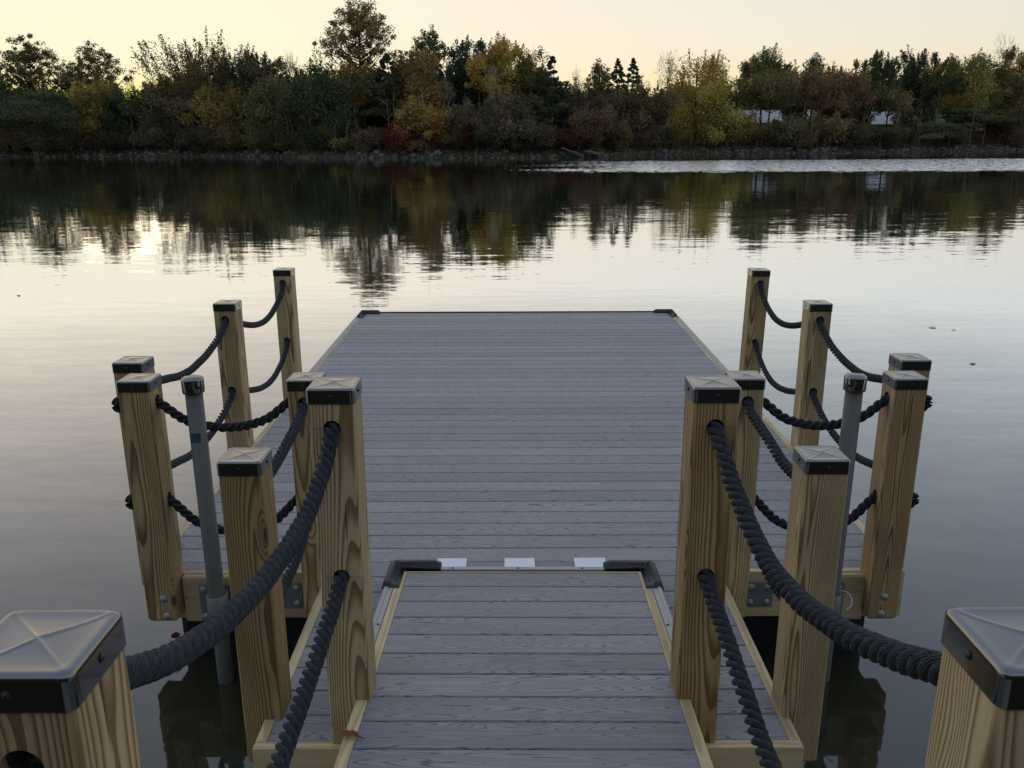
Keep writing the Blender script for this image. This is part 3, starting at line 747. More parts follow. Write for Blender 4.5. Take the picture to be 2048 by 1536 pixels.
SHRUBS=[
 ('red', -12.7, 100.8, 3.0, 1.9, "crimson bush at the water's edge below the orange-tinged tree"),
 ('red', -8.2, 100.2, 1.8, 0.9, 'small red bush right above the rocks beside the crimson bush'),
 ('deepred', -4.6, 99.7, 3.6, 1.0, 'narrow red bush hanging between grey stems'),
 ('yellow', -19.6, 102.3, 1.4, 1.2, 'small yellow-green bush on the rocks under the massive dark tree'),
 ('deepred', 69.4, 128.3, 4.0, 1.7, 'dark red bush beside the large drooping evergreen'),
 ('evergreen', -22.1, 103.5, 2.4, 2.0, "low evergreen shrub under the massive dark tree's west edge"),
 ('mauve', -56.3, 112.2, 2.6, 3.7, 'tangled brown shrub at the west end above pale rocks'),
 ('mauve', -50.3, 111.9, 2.2, 2.5, 'low tangled shrub below the yellow-olive tree'),
 ('olive', -44.2, 111.6, 2.5, 2.1, 'olive shrub with pale stems beside the dark rounded tree'),
 ('mauve', -38.9, 111.4, 2.5, 2.7, 'brown shrub above the rock heap in the western clump'),
 ('olive', -33.5, 109.1, 2.7, 2.8, 'olive shrub beneath the dull yellow tree'),
 ('olive', -27.4, 106.1, 2.1, 2.6, 'low olive shrub below the olive green tree'),
 ('brown', -16.3, 101.3, 2.0, 1.7, 'brown shrub between the yellow bush and the crimson bush'),
 ('yellowdull', -10.6, 100.5, 1.0, 1.3, 'pale low shrub hanging over the rocks by the crimson bush'),
 ('olive', -6.1, 99.9, 2.3, 1.4, 'upright grey-green shrub between the two red bushes'),
 ('mauve', -2.8, 99.4, 2.3, 1.8, 'grey-brown shrub with slender stems east of the narrow red bush'),
 ('mauve', 0.8, 99.7, 2.5, 2.2, 'arching pale shrub under the mauve-grey thicket'),
 ('brown', 3.6, 100.4, 2.3, 1.9, 'brown shrub at the foot of the pointed cedar'),
 ('deepred', 5.9, 101.0, 2.0, 1.7, 'reddish low shrub above the broken concrete slab'),
 ('redbrown', 8.7, 101.7, 3.5, 2.3, 'red-brown shrub between the cedar and the grey stems'),
 ('brown', 11.9, 104.6, 2.3, 2.0, 'brown shrub behind the broken concrete slab'),
 ('mauve', 15.1, 108.6, 1.3, 1.6, 'vine-covered stump-like shrub by the water in the middle'),
 ('olive', 18.9, 112.0, 2.3, 2.1, "olive shrub west of the big golden tree's foot"),
 ('brown', 32.8, 115.1, 2.1, 2.0, 'dark brown shrub east of the low golden-green tree'),
 ('redbrown', 37.3, 115.2, 2.2, 2.3, 'red-brown shrub beneath the low brown-olive tree'),
 ('mauve', 43.0, 116.8, 2.0, 2.6, 'mauve shrub over the eastern rocks'),
 ('brown', 49.7, 119.7, 2.2, 2.4, 'brown shrub between two drooping evergreens'),
 ('mauve', 60.7, 124.4, 1.8, 2.3, "grey-brown shrub between the drooping evergreens' feet"),
 ('brown', 72.1, 129.3, 1.8, 2.4, 'brown shrub on the east end rocks'),
 ('brown', -62.7, 112.5, 2.1, 2.5, 'brown shrub at the extreme west end of the bank'),
]
FILL= [(-79.4, 132.7, 8.7), (-74.7, 131.8, 8.4), (-69.8, 130.2, 7.7), (-64.9, 128.6, 7.7), (-60.4, 127.8, 7.3), (-56.4, 127.6, 5.9), (-52.4, 127.3, 5.1), (-48.2, 127.1, 5.5), (-43.7, 126.9, 9.3), (-39.6, 126.7, 9.5), (-35.3, 125.5, 8.8), (-30.8, 123.3, 7.8), (-26.4, 121.1, 7.6), (-22.1, 119.0, 8.5), (-18.1, 117.0, 8.5), (-14.3, 116.3, 8.4), (-10.5, 115.8, 9.0), (-6.8, 115.3, 8.6), (-3.2, 114.8, 8.5), (0.5, 114.9, 8.9), (4.1, 115.9, 7.9), (7.9, 116.8, 6.1), (13.9, 139.6, 7.4), (19.0, 144.5, 7.3), (24.0, 147.3, 7.7), (28.6, 147.3, 8.7), (33.3, 147.4, 8.4), (38.1, 147.5, 8.3), (43.1, 149.4, 10.9), (48.7, 151.8, 10.2), (54.3, 154.3, 10.4), (60.2, 156.9, 10.6), (66.4, 159.6, 9.7), (72.6, 162.2, 10.0), (78.5, 164.3, 11.6), (84.9, 166.4, 11.0), (91.4, 168.6, 11.3), (97.4, 169.7, 10.6)]
for kind, pal, X, Y, zt, zb, w, lab in TREES:
    build_tree(kind, pal, X, Y, zt, zb, w, lab, "tree")
for X, Y, zt in FILL:
    build_tree("fill", "fill", X, Y, zt + (0.2 if X < -45 else 1.6 if X < -20 else 0.9), 0.9, rng.uniform(3.8, 5.0), "dark tree filling the wood behind the far bank's front row", "tree",
               "dark trees filling the wood behind the front row", size=0.34, name="background_tree")
for pal, X, Y, zt, w, lab in SHRUBS:
    build_tree("shrub", pal, X, Y, zt + (0.5 if pal not in ("red", "deepred", "yellow", "yellowdull") else 0), -0.3, w, lab, "shrub", size=0.15)

# undergrowth along the whole bank: brambles, dry weeds, thin stems
n = 100000
gx = rng.uniform(-85, 98, n); gs = rng.uniform(0.7, 11, n) ** 1.0; gy = shore(gx) + gs
hmax = (0.55 + 0.55 * np.sin(gx * 0.8) * np.sin(gx * 0.31 + 1) + 0.5) * np.clip(gs / 2.2, 0.3, 1.3)
gz = ground_z(gx, gy) + rng.uniform(0, 1, n) ** 1.3 * np.clip(hmax, 0.25, 1.9)
pb = 1.5 * np.array([(.070, .062, .034), (.085, .060, .042), (.045, .050, .026), (.12, .09, .05), (.10, .04, .032)])
pk = rng.choice(5, n, p=[.30, .30, .25, .11, .04])
o = link("undergrowth", leaves(np.stack([gx, gy, gz], -1), rng.uniform(0.08, 0.2, n), pb[pk] * rng.uniform(.6, 1.3, n)[:, None], "undergrowth"), M_LEAF)
tag(o, "tangled weeds and brambles covering the far bank under the trees", kind="stuff")
parts = []
for i in range(420):
    x = rng.uniform(-68, 80); s = rng.uniform(0.8, 5); y = float(shore(x)) + s; z = float(ground_z(x, y))
    hh = rng.uniform(0.6, 2.6)
    parts.append(tube([(x, y, z), (x + rng.normal() * .15, y, z + hh * .5), (x + rng.normal() * .5, y - .2, z + hh)], [0.022, 0.016, 0.008], 3))
for i in range(120):                                # taller saplings leaning out of the thicket
    x = rng.uniform(-66, 78); s = rng.uniform(1.0, 4.0); y = float(shore(x)) + s; z = float(ground_z(x, y))
    hh = rng.uniform(2.5, 6.0); dx = rng.normal() * .5
    parts.append(tube([(x, y, z), (x + dx * .3, y, z + hh * .5), (x + dx, y - .2, z + hh)], [0.030, 0.022, 0.010], 4))
    for q in range(3):
        zz = rng.uniform(0.45, 0.9); parts.append(tube([(x + dx * zz * .8, y, z + hh * zz), (x + dx * zz + rng.normal() * .5, y - .1, z + hh * zz + rng.uniform(.4, 1.1))], [0.02, 0.008], 3))
V, F = merge(parts)
o = link("dry_weeds", np_mesh("dry_weeds", V, F), M_TWIG)
tag(o, "thin bare saplings and dead weed stems on the far bank", kind="stuff")

# ------------------------------------------------------------------ floating dock
A, B_END, PIT, W = 3.66, 9.8164, 0.1429, 1.79     # near edge, far edge, board pitch, half width
EXT, WE = 2.4485, 0.9234                           # landing in front of it
dock = empty("floating_dock", (0, 3.66, WATER))
tag(dock, "floating dock of grey composite boards with pine rim, reaching into the lake", "floating dock")
def P(o):      # parent to the dock, keeping world coordinates
    o.parent = dock; o.location = Vector(o.location) - Vector(dock.location); return o

def board_mesh(name, L, Wd, th=0.024):
    """board along x: eased edges, shallow side groove"""
    e, g = 0.003, 0.004
    prof = [(-Wd/2, -th), (-Wd/2, -e * 1.2), (-Wd/2 + e, 0), (Wd/2 - e, 0), (Wd/2, -e * 1.2), (Wd/2, -th)]
    bm = bmesh.new()
    a = [bm.verts.new((-L/2, y, z)) for y, z in prof]; b = [bm.verts.new((L/2, y, z)) for y, z in prof]
    for i in range(6):
        j = (i + 1) % 6; bm.faces.new((a[i], a[j], b[j], b[i]))
    bm.faces.new(a); bm.faces.new(list(reversed(b)))
    me = bm_mesh(name, bm); me.materials.append(M_BOARD); return me

BW = PIT - 0.0062
full = board_mesh("board", 2 * (W - 0.040), BW)
lines = [5.9128 + PIT * k for k in range(-24, 28)]
for y0 in lines:
    y1 = y0 + PIT
    if y0 > 3.72 and y1 < 9.79:
        P(link("board", full, None, None, (0, (y0 + y1) / 2, 0), (0, 0, math.pi if rnd.random() < .5 else 0)))
yl = max(lines)                                    # ripped last board
P(link("board", board_mesh("board", 2 * (W - 0.040), 9.7700 - yl + 0.002) if 9.77 - yl > .03 else board_mesh("board", 2 * (W - 0.04), 0.028), None, None, (0, yl + 0.0175, 0)))
yj = [y for y in lines if y < 3.72 and y + PIT > 3.72][0]   # notched board where the landing meets the platform
hw, hi = WE - 0.040, W - 0.040
pl = [(-hw, yj + .002), (hw, yj + .002), (hw, A + 0.041), (hi, A + 0.041), (hi, yj + PIT - .002), (-hi, yj + PIT - .002), (-hi, A + 0.041), (-hw, A + 0.041)]
bm = bmesh.new(); top = [bm.verts.new((x, y - yj, 0)) for x, y in pl]; bot = [bm.verts.new((x, y - yj, -0.024)) for x, y in pl]
bm.faces.new(top); bm.faces.new(list(reversed(bot)))
for i in range(8): bm.faces.new((top[i], bot[i], bot[(i + 1) % 8], top[(i + 1) % 8]))
P(link("board", bm_mesh("board", bm), M_BOARD, None, (0, yj, 0)))
extb = board_mesh("board", 2 * hw, BW)
ye = [y for y in lines if y > 2.50 and y < yj - 0.01]
for y0 in ye: P(link("board", extb, None, None, (0, y0 + PIT / 2, 0)))
yn = min(ye); P(link("board", board_mesh("board", 2 * hw, yn - 0.002 - (EXT + 0.041)), None, None, (0, (yn - .002 + EXT + .041) / 2, 0)))
# rim boards (2x10), butted
RB = 0.235; rz0, rz1 = -RB, 0.0015
for s in (-1, 1):
    x0, x1 = sorted((s * W, s * (W - 0.038)))
    P(box("rim_board", x0, x1, A + 0.0385, B_END, rz0, rz1, MW["y"]))
    x0, x1 = sorted((s * W, s * (WE - 0.0385)))
    P(box("rim_board", x0, x1, A, A + 0.038, rz0, rz1, MW["x"]))
    x0, x1 = sorted((s * WE, s * (WE - 0.038)))
    P(box("rim_board", x0, x1, EXT + 0.0385, A - 0.0005, rz0, rz1, MW["y"]))
    x0, x1 = sorted((s * 1.595, s * 1.24))          # doubler behind the pipe bracket
    P(box("blocking", x0, x1, A - 0.0385, A - 0.0005, rz0 + 0.001, rz1 - 0.001, MW["x"], bev=0.008))
P(box("rim_board", -WE, WE, EXT, EXT + 0.038, rz0, rz1, MW["x"]))
P(box("rim_board", -W + .0385, W - .0385, B_END - 0.038, B_END, rz0, rz1 - 0.001, MW["x"]))
for x in (-1.2, -0.6, 0.0, 0.6, 1.2):
    P(box("joist", x - .019, x + .019, A + .04, B_END - .04, -0.21, -0.025, MW["y"]))
# black floats under the frame
def float_block(x0, x1, y0, y1):
    bm = box_bm(x1 - x0, y1 - y0, 0.42, 0.04, 2)
    k = int((y1 - y0) / 0.3)
    for i in range(k):
        yy = -(y1 - y0) / 2 + (i + .5) * (y1 - y0) / k
        for s in (-1, 1): box_bm(0.03, 0.07, 0.38, 0.01, 1, (s * (x1 - x0) / 2, yy, 0), bm)
    P(link("float", bm_mesh("float", bm), M_FLOAT, None, ((x0 + x1) / 2, (y0 + y1) / 2, -0.45)))
for k in range(4):
    float_block(-1.68, -0.05, 3.74 + k * 1.52, 3.74 + k * 1.52 + 1.46)
    float_block(0.05, 1.68, 3.74 + k * 1.52, 3.74 + k * 1.52 + 1.46)
float_block(-0.83, 0.83, 2.75, 3.68)

def bolt_mesh(r=0.012, h=0.007):
    return bm_mesh("bolt", lathe([(r * 1.5, 0), (r * 1.5, h * .25), (r, h * .3), (r * .8, h * .75), (r * .4, h), (0.0005, h * 1.05)], 12), True)
BOLT = bolt_mesh(); BOLT.materials.append(M_BOLT)
SCREW = bolt_mesh(0.0042, 0.004); SCREW.materials.append(M_DARKSTEEL)
CSCREW = bolt_mesh(0.0042, 0.0035); CSCREW.materials.append(M_RUB)
def bolt(parent, p, d="y", me=None, name="bolt", wp=(0, 0, 0)):
    rot = {"y": (math.pi / 2, 0, 0), "-y": (-math.pi / 2, 0, 0), "z": (0, 0, 0), "x": (0, math.pi / 2, 0), "-x": (0, -math.pi / 2, 0)}[d]
    return link(name, me or BOLT, None, parent, Vector(p) - Vector(wp), rot)

# backing plates with four bolts, beside the posts
for s in (-1, 1):
    x0, x1 = sorted((s * 1.045, s * 1.175))
    pl = P(box("backing_plate", x0, x1, A - 0.009, A - 0.0005, -0.178, -0.052, M_PLATE, bev=0.001))
    for bx in (x0 + .025, x1 - .025):
        for bz in (-0.155, -0.075): bolt(pl, (bx - (x0 + x1) / 2, -0.0045, bz + 0.115), "y")
# side fender strips with screws, far corner bumpers, far edge strip
def strip_section(name, L, mat, flip=1, prof=None):
    """profile extruded along y"""
    prof = prof or [(0.000, 0.0), (0.000, 0.004), (0.020, 0.0045), (0.026, 0.012), (0.040, 0.013), (0.048, 0.004), (0.050, -0.02), (0.046, -0.05), (0.040, -0.05), (0.040, 0.0)]
    bm = bmesh.new()
    a = [bm.verts.new((flip * x, 0, z)) for x, z in prof]; b = [bm.verts.new((flip * x, L, z)) for x, z in prof]
    n = len(prof)
    for i in range(n): bm.faces.new((a[i], a[(i + 1) % n], b[(i + 1) % n], b[i]))
    bm.faces.new(a); bm.faces.new(b)
    me = bm_mesh(name, bm); me.materials.append(mat); return me
for s in (-1, 1):
    L = 9.56 - 6.83
    st = P(link("fender_strip", strip_section("fender_strip", L, M_ALU, s), None, None, (s * (W - 0.020), 6.83, 0.002)))
    for k in range(10): bolt(st, (s * 0.010, 0.12 + k * (L - 0.2) / 9, 0.0042), "z", SCREW, "screw")
es = P(box("edge_strip", -1.60, 1.60, B_END - 0.004, B_END + 0.02, -0.06, 0.014, M_RUB, bev=0.004))
for k in range(8): bolt(es, (-1.4 + k * 0.4, 0, 0.037), "z", SCREW, "screw")

def bumper_mesh(arm_a, arm_b, w=0.075, h=0.03, flip=1, drop=0.10):
    """L-shaped rubber corner: arm_a along -x, arm_b along -y from the outer corner at the origin; round outer shoulder, flat inner flange"""
    sec = [(0.075, 0.000), (0.075, 0.006), (0.045, 0.008), (0.040, 0.018), (0.030, h), (0.014, h * 0.97), (0.003, h * 0.6), (0.0, 0.0), (0.004, -drop), (0.02, -drop)]
    path = []
    rc = 0.035
    path.append(((-arm_a, 0), (0, -1), 0.45)); path.append(((-arm_a + 0.03, 0), (0, -1), 1.0))
    path.append(((-rc, 0), (0, -1), 1.0))
    for k in range(1, 5):
        a = math.pi / 2 * (1 - k / 5); path.append(((-rc + rc * math.cos(a), -rc + rc * math.sin(a)), (-math.cos(a), -math.sin(a)), 1.0))
    path.append(((0, -rc), (-1, 0), 1.0)); path.append(((0, -arm_b + 0.03), (-1, 0), 1.0)); path.append(((0, -arm_b), (-1, 0), 0.45))
    bm = bmesh.new(); rings = []
    for (x, y), (nx, ny), sc in path:
        k = math.hypot(nx, ny)
        ring = []
        for d, z in sec:
            dd = d if abs(nx) < 1e-6 or abs(ny) < 1e-6 else d * 1.25 if d > 0.03 else d
            ring.append(bm.verts.new((flip * (x + nx / k * dd), y + ny / k * dd, z * (sc if z > 0 else 1))))
        rings.append(ring)
    n = len(sec)
    for a, b in zip(rings, rings[1:]):
        for i in range(n): bm.faces.new((a[i], a[(i + 1) % n], b[(i + 1) % n], b[i]))
    bm.faces.new(rings[0]); bm.faces.new(rings[-1])
    me = bm_mesh("corner_bumper", bm, True); me.materials.append(M_RUB); return me
for s in (-1, 1):
    cb = P(link("corner_bumper", bumper_mesh(0.23, 0.30, h=0.034, flip=s), None, None, (s * (W + 0.012), B_END + 0.026, 0.003)))
    for q in ((-0.08, -0.06), (-0.17, -0.06), (-0.06, -0.16), (-0.06, -0.25)): bolt(cb, (s * q[0], q[1], 0.008), "z", SCREW, "screw")
# white pads on the deck under the gangway's end
for x0, x1 in ((-0.413, -0.272), (-0.090, 0.055), (0.245, 0.396)):
    P(box("wear_pad", x0, x1, 3.50, 3.797, 0.0015, 0.005, M_WHITE, bev=0.0008))
for o in [c for c in dock.children if c.name.startswith("wear_pad")]: o["label"] = "thin white plastic pad under the gangway's end"

# ------------------------------------------------------------------ gangway
SL = math.atan(0.08)
gang = empty("gangway", (-0.007, 3.49, 0.090), (-SL, 0, -0.009))
tag(gang, "sloping gangway of grey composite boards with pale pine edges leading down to the dock", "gangway")
gb = board_mesh("board", 1.030, BW)
L_G = 4.6
k = 0
while (k + 1) * PIT < L_G:
    link("board", gb, None, gang, (0, -(k + .5) * PIT, 0), (0, 0, math.pi if rnd.random() < .5 else 0)); k += 1
for s in (-1, 1):
    x0, x1 = sorted((s * 0.5165, s * 0.5545))
    box("side_rail", x0, x1, -L_G, 0.012, -0.185, 0.0025, MW["y"], gang)
    x0, x1 = sorted((s * 0.5545, s * 0.5575))
box("end_trim", -0.516, 0.516, 0.0015, 0.012, -0.09, 0.002, MW["x"], gang)
box("end_rail", -0.54, 0.54, 0.013, 0.030, -0.09, -0.004, M_RUB, gang, bev=0.003)
en = box("end_strip", -0.37, 0.37, 0.0305, 0.062, -0.075, 0.004, M_ALU, gang, bev=0.003)
for x in (-0.315, -0.02, 0.27): bolt(en, (x, -0.003, 0.0395), "z", SCREW, "screw")
for s in (-1, 1):
    y0 = -0.96
    st = link("fender_strip", strip_section("fender_strip", 0.86, M_ALU, s, [(0.0, 0.0), (0.0, 0.003), (0.018, 0.0035), (0.022, 0.008), (0.034, 0.009), (0.043, 0.0), (0.047, -0.03), (0.045, -0.10), (0.040, -0.10), (0.038, 0.0)]), None, gang, (s * 0.556, y0, 0.0015))
    for yy in (0.10, 0.46, 0.82): bolt(st, (s * 0.010, yy, 0.0035), "z", SCREW, "screw")
    cb = link("corner_bumper", bumper_mesh(0.235, 0.27, h=0.022, flip=s, drop=0.085), None, gang, (s * 0.605, 0.105, 0.003))
    for q in ((-0.10, -0.06), (-0.185, -0.06), (-0.058, -0.13), (-0.058, -0.205)): bolt(cb, (s * q[0], q[1], 0.0075), "z", SCREW, "screw")
for x in (-0.3, 0.0, 0.3): box("joist", x - .019, x + .019, -L_G, 0.0, -0.165, -0.026, MW["y"], gang)

# ------------------------------------------------------------------ posts
PW = 0.1397
def rounded_sq(a, r, n=6):
    pts = []
    for cx, cy, a0 in ((a - r, a - r, 0), (-a + r, a - r, 90), (-a + r, -a + r, 180), (a - r, -a + r, 270)):
        for i in range(n + 1):
            t = math.radians(a0 + 90 * i / n); pts.append((cx + r * math.cos(t), cy + r * math.sin(t)))
    return pts
def timber_mesh(z0, z1, holes):
    """z0 foot, z1 top; holes = [(axis, height, blind)] drilled 52 mm wide"""
    bm = bmesh.new(); rings = []
    for z, a in ((z0, PW / 2 - 0.012), (z0 + 0.014, PW / 2), (z1, PW / 2)):
        rings.append([bm.verts.new((x, y, z)) for x, y in rounded_sq(a, 0.011, 4)])
    n = len(rings[0])
    for a, b in zip(rings, rings[1:]):
        for i in range(n): bm.faces.new((a[i], a[(i + 1) % n], b[(i + 1) % n], b[i]))
    bm.faces.new(rings[0]); bm.faces.new(rings[-1])
    me = bm_mesh("timber", bm)
    o = bpy.data.objects.new("tmp_timber", me); COL.objects.link(o)
    cb = bmesh.new()
    for ax, h, blind in holes:
        L = 0.3 if not blind else 0.16
        g = lathe([(0.0262, -L / 2), (0.0262, L / 2)], 28, ax)
        off = 0.0 if not blind else 0.12
        for v in g.verts: v.co += Vector((0, off, h))
        tm = bpy.data.meshes.new("t"); bmesh.ops.recalc_face_normals(g, faces=g.faces); g.to_mesh(tm); g.free(); cb.from_mesh(tm); bpy.data.meshes.remove(tm)
    cme = bpy.data.meshes.new("cut"); cb.to_mesh(cme); cb.free()
    c = bpy.data.objects.new("tmp_cut", cme); COL.objects.link(c)
    md = o.modifiers.new("b", "BOOLEAN"); md.operation = "DIFFERENCE"; md.object = c; md.solver = "EXACT"; md.use_self = True
    dg = bpy.context.evaluated_depsgraph_get()
    res = bpy.data.meshes.new_from_object(o.evaluated_get(dg)); res.name = "timber"
    bpy.data.objects.remove(o); bpy.data.objects.remove(c); bpy.data.meshes.remove(cme)
    res.materials.clear(); res.materials.append(MW["z"])
    return res
def cap_mesh():
    a, r = 0.0728, 0.013
    base = rounded_sq(a, r, 5); n = len(base)
    # refine outline
    out = []
    for i in range(n):
        p, q = base[i], base[(i + 1) % n]
        L = math.hypot(p[0] - q[0], p[1] - q[1]); m = max(1, int(L / 0.006))
        for k in range(m): out.append((p[0] + (q[0] - p[0]) * k / m, p[1] + (q[1] - p[1]) * k / m))
    n = len(out); bm = bmesh.new(); rings = []
    ts = [0.02, 0.1, 0.2, 0.3, 0.4, 0.5, 0.6, 0.7, 0.8, 0.87, 0.91, 0.94, 0.965, 0.985, 0.996, 1.0]
    for t in ts:
        ring = []
        for x, y in out:
            X, Y = x * t, y * t
            u = abs(abs(X) - abs(Y))
            z = 0.0026 * (1 - t) - 0.0020 * math.sin(math.pi * min(1, t)) 
            z += 0.0012 * math.exp(-(u / 0.0036) ** 2) * (1 if t < 0.92 else 0.4)
            z += 0.0010 * math.exp(-((t - 0.87) / 0.05) ** 2)
            if t > 0.90: z -= 0.0070 * (1 - math.sqrt(max(0, 1 - ((t - 0.90) / 0.10) ** 2)))
            ring.append(bm.verts.new((X, Y, z)))
        rings.append(ring)
    for z, s in ((-0.010, 1.0), (-0.02, 1.0), (-0.035, 1.0), (-0.0462, 1.0), (-0.0472, 1.0), (-0.0476, 0.985), (-0.03, 0.975)):
        rings.append([bm.verts.new((x * s, y * s, z)) for x, y in out])
    c = bm.verts.new((0, 0, 0.0036))
    for i in range(n): bm.faces.new((c, rings[0][i], rings[0][(i + 1) % n]))
    for p, q in zip(rings, rings[1:]):
        for i in range(n): bm.faces.new((p[i], q[i], q[(i + 1) % n], p[(i + 1) % n]))
    me = bm_mesh("cap", bm, True); me.materials.append(M_CAP); return me
CAP = cap_mesh()
HU, HL = -0.103, -0.563                     # hole heights below the cap's rim (dock posts)
GU, GL = -0.125, -0.622                     # the same on the gangway posts
def post_set(top, foot, holes):
    return timber_mesh(foot - top, -0.004, holes)
TM = {
 "line": post_set(0.968, -0.19, [("y", HU, 0), ("y", HL, 0)]),
 "corner": post_set(0.968, -0.19, [("x", HU, 0), ("x", HL, 0)]),
 "inner": post_set(0.968, -0.19, [("y", HU, 0), ("y", HL, 0), ("x", HU, 0), ("x", HL, 0)]),
 "landing": post_set(0.968, -0.19, [("y", HU, 1), ("y", HL, 1)]),
 "gang": post_set(1.25, -0.035, [("y", GU, 0), ("y", GL, 0)]),
}
POSTS = {}
def post(key, kind, x, y, top, side, label, bolts=(), marks=False, tilt=0.0):
    root = empty("railing_post", (x, y, top), (0, tilt, 0))
    tag(root, label, "post", "capped pine posts of the rope railing")
    link("timber", TM[kind], None, root)
    c = link("cap", CAP, None, root, (0, 0, 0), (0, 0, rnd.choice((0, 1, 2, 3)) * math.pi / 2))
    c.rotation_euler = (0, 0, 0)
    for s in (-1, 1): link("screw", CSCREW, None, c, (s * 0.0732, 0.0, -0.024), (0, s * math.pi / 2, 0))
    link("screw", CSCREW, None, c, (0.0, -0.0732, -0.024), (math.pi / 2, 0, 0))
    for bx, bz in bolts: bolt(root, (bx - x, -PW / 2 - 0.0003, bz - top), "y")
    if marks:
        for h in (GU, GL): box("pencil_line", -0.058, 0.058, -PW / 2 - 0.0004, -PW / 2 + 0.001, h - 0.0005, h + 0.0005, M_HOLE, root, bev=0)
    POSTS[key] = (x, y, top)
    return root
h = PW / 2
for s, sd, o in ((-1, "left", "west"), (1, "right", "east")):
    L = s < 0
    post("A" + sd, "gang", -0.612 if L else 0.5695, 0.835 + h, 1.40, s, f"big post cut by the picture's bottom {sd} corner, closest to the viewer")
    post("C" + sd, "gang", -0.592 if L else 0.5625, 2.47 + h, 1.25, s, f"post bolted to the gangway's {sd} edge with two thick ropes coming forward", marks=True)
    post("B" + sd, "landing", -0.929 if L else 0.966, 2.60 + h, 0.968, s, f"post at the near {sd} corner of the dock's landing, with no rope hole in front")
    post("D" + sd, "inner", -0.947 if L else 0.963, 3.56 + h, 0.968, s, f"post half hidden behind the {sd} gangway post, on the dock's near edge", bolts=((-0.93, -0.06),) if L else ((0.935, -0.055), (0.985, -0.165)))
    post("E" + sd, "corner", -1.67 if L else 1.656, 3.55 + h, 0.968, s, f"front post of the pair at the dock's near {sd} corner, two bolts at foot", bolts=((-1.655, -0.07), (-1.646, -0.158)) if L else ((1.655, -0.07), (1.648, -0.158)))
    post("F" + sd, "line", -1.828 if L else 1.816, 3.865 + h, 0.968, s, f"rear post of the pair at the dock's near {sd} corner, mostly hidden")
    post("G" + sd, "line", -1.846 if L else 1.850, (5.32 if L else 5.245) + h, 0.968, s, f"second post along the dock's {sd} side, midway in the rope run")
    post("H" + sd, "line", -1.842 if L else 1.859, (6.715 if L else 6.61) + h, 0.968, s, f"last post of the {sd} rope run, standing alone farthest out", tilt=-0.0 if L else 0.018)

# ------------------------------------------------------------------ ropes
def catmull(pts, n=24):
    P_ = [Vector(p) for p in pts]
    P_ = [P_[0] * 2 - P_[1]] + P_ + [P_[-1] * 2 - P_[-2]]
    out = []
    for i in range(1, len(P_) - 2):
        p0, p1, p2, p3 = P_[i - 1:i + 3]
        for k in range(n):
            t = k / n
            out.append(0.5 * ((2 * p1) + (p2 - p0) * t + (2 * p0 - 5 * p1 + 4 * p2 - p3) * t * t + (3 * p1 - p0 - 3 * p2 + p3) * t ** 3))
    out.append(P_[-2]); return out
def rope_mesh(pts, phase=0.0, rr=0.0212, pitch=0.106, seg=None):
    """three laid strands twisted about the smooth path"""
    Q = np.array([list(p) for p in catmull(pts)])
    d = np.r_[0, np.cumsum(np.linalg.norm(np.diff(Q, axis=0), axis=1))]
    step = pitch / 14
    n = int(d[-1] / step) + 1; s = np.linspace(0, d[-1], n)
    C = np.stack([np.interp(s, d, Q[:, i]) for i in range(3)], -1)
    for _ in range(2): C[1:-1] = (C[:-2] + C[1:-1] * 2 + C[2:]) / 4
    T = np.gradient(C, axis=0); T /= np.linalg.norm(T, axis=1)[:, None]
    ref = np.array([0, 0, 1.0]) if abs(T[:, 2]).mean() < 0.8 else np.array([1.0, 0, 0])
    A_ = np.cross(T, ref); A_ /= np.linalg.norm(A_, axis=1)[:, None]; B_ = np.cross(A_, T)
    Rh, rs, sides = rr * 0.57, rr * 0.48, 12
    verts, faces, uvs = [], [], []
    ang = np.arange(sides) * 2 * np.pi / sides
    for k in range(3):
        th = phase + 2 * np.pi * (s / pitch + k / 3) + 0.38 * np.sin(s * 5.3 + phase) + 0.16 * np.sin(s * 17 + 2 * phase)
        er = np.cos(th)[:, None] * A_ + np.sin(th)[:, None] * B_
        et = -np.sin(th)[:, None] * A_ + np.cos(th)[:, None] * B_
        ctr = C + er * Rh
        tw = np.cross(er, T)
        rad = rs * (1 + 0.05 * np.sin(s * 31 + k * 2.1 + phase) + 0.03 * np.sin(s * 83 + k))
        V = ctr[:, None, :] + rad[:, None, None] * (np.cos(ang)[None, :, None] * er[:, None, :] * 0.96 + np.sin(ang)[None, :, None] * et[:, None, :] * 1.06)
        o = k * n * sides
        i = np.arange(n - 1)[:, None] * sides; j = np.arange(sides)[None, :]; j2 = (j + 1) % sides
        F = np.stack([o + i + j, o + i + j2, o + i + sides + j2, o + i + sides + j], -1).reshape(-1, 4)
        verts.append(V.reshape(-1, 3)); faces.append(F)
        U = np.stack(np.broadcast_arrays(j / sides, s[:-1][:, None]), -1); U2 = np.stack(np.broadcast_arrays((j + 1) / sides, s[:-1][:, None]), -1)
        U3 = np.stack(np.broadcast_arrays((j + 1) / sides, s[1:][:, None]), -1); U4 = np.stack(np.broadcast_arrays(j / sides, s[1:][:, None]), -1)
        uvs.append(np.stack([U, U2, U3, U4], 2).reshape(-1, 2))
    me = np_mesh("rope", np.concatenate(verts), np.concatenate(faces), True)
    uv = me.uv_layers.new(name="UVMap"); uv.data.foreach_set("uv", np.concatenate(uvs).astype(np.float32).ravel())
    me.materials.append(M_ROPE)
    return me
def rope(pts, label, group, rr=0.0212):
    o = link("railing_rope", rope_mesh(pts, rnd.uniform(0, 6), rr))
    return tag(o, label, "rope", group)
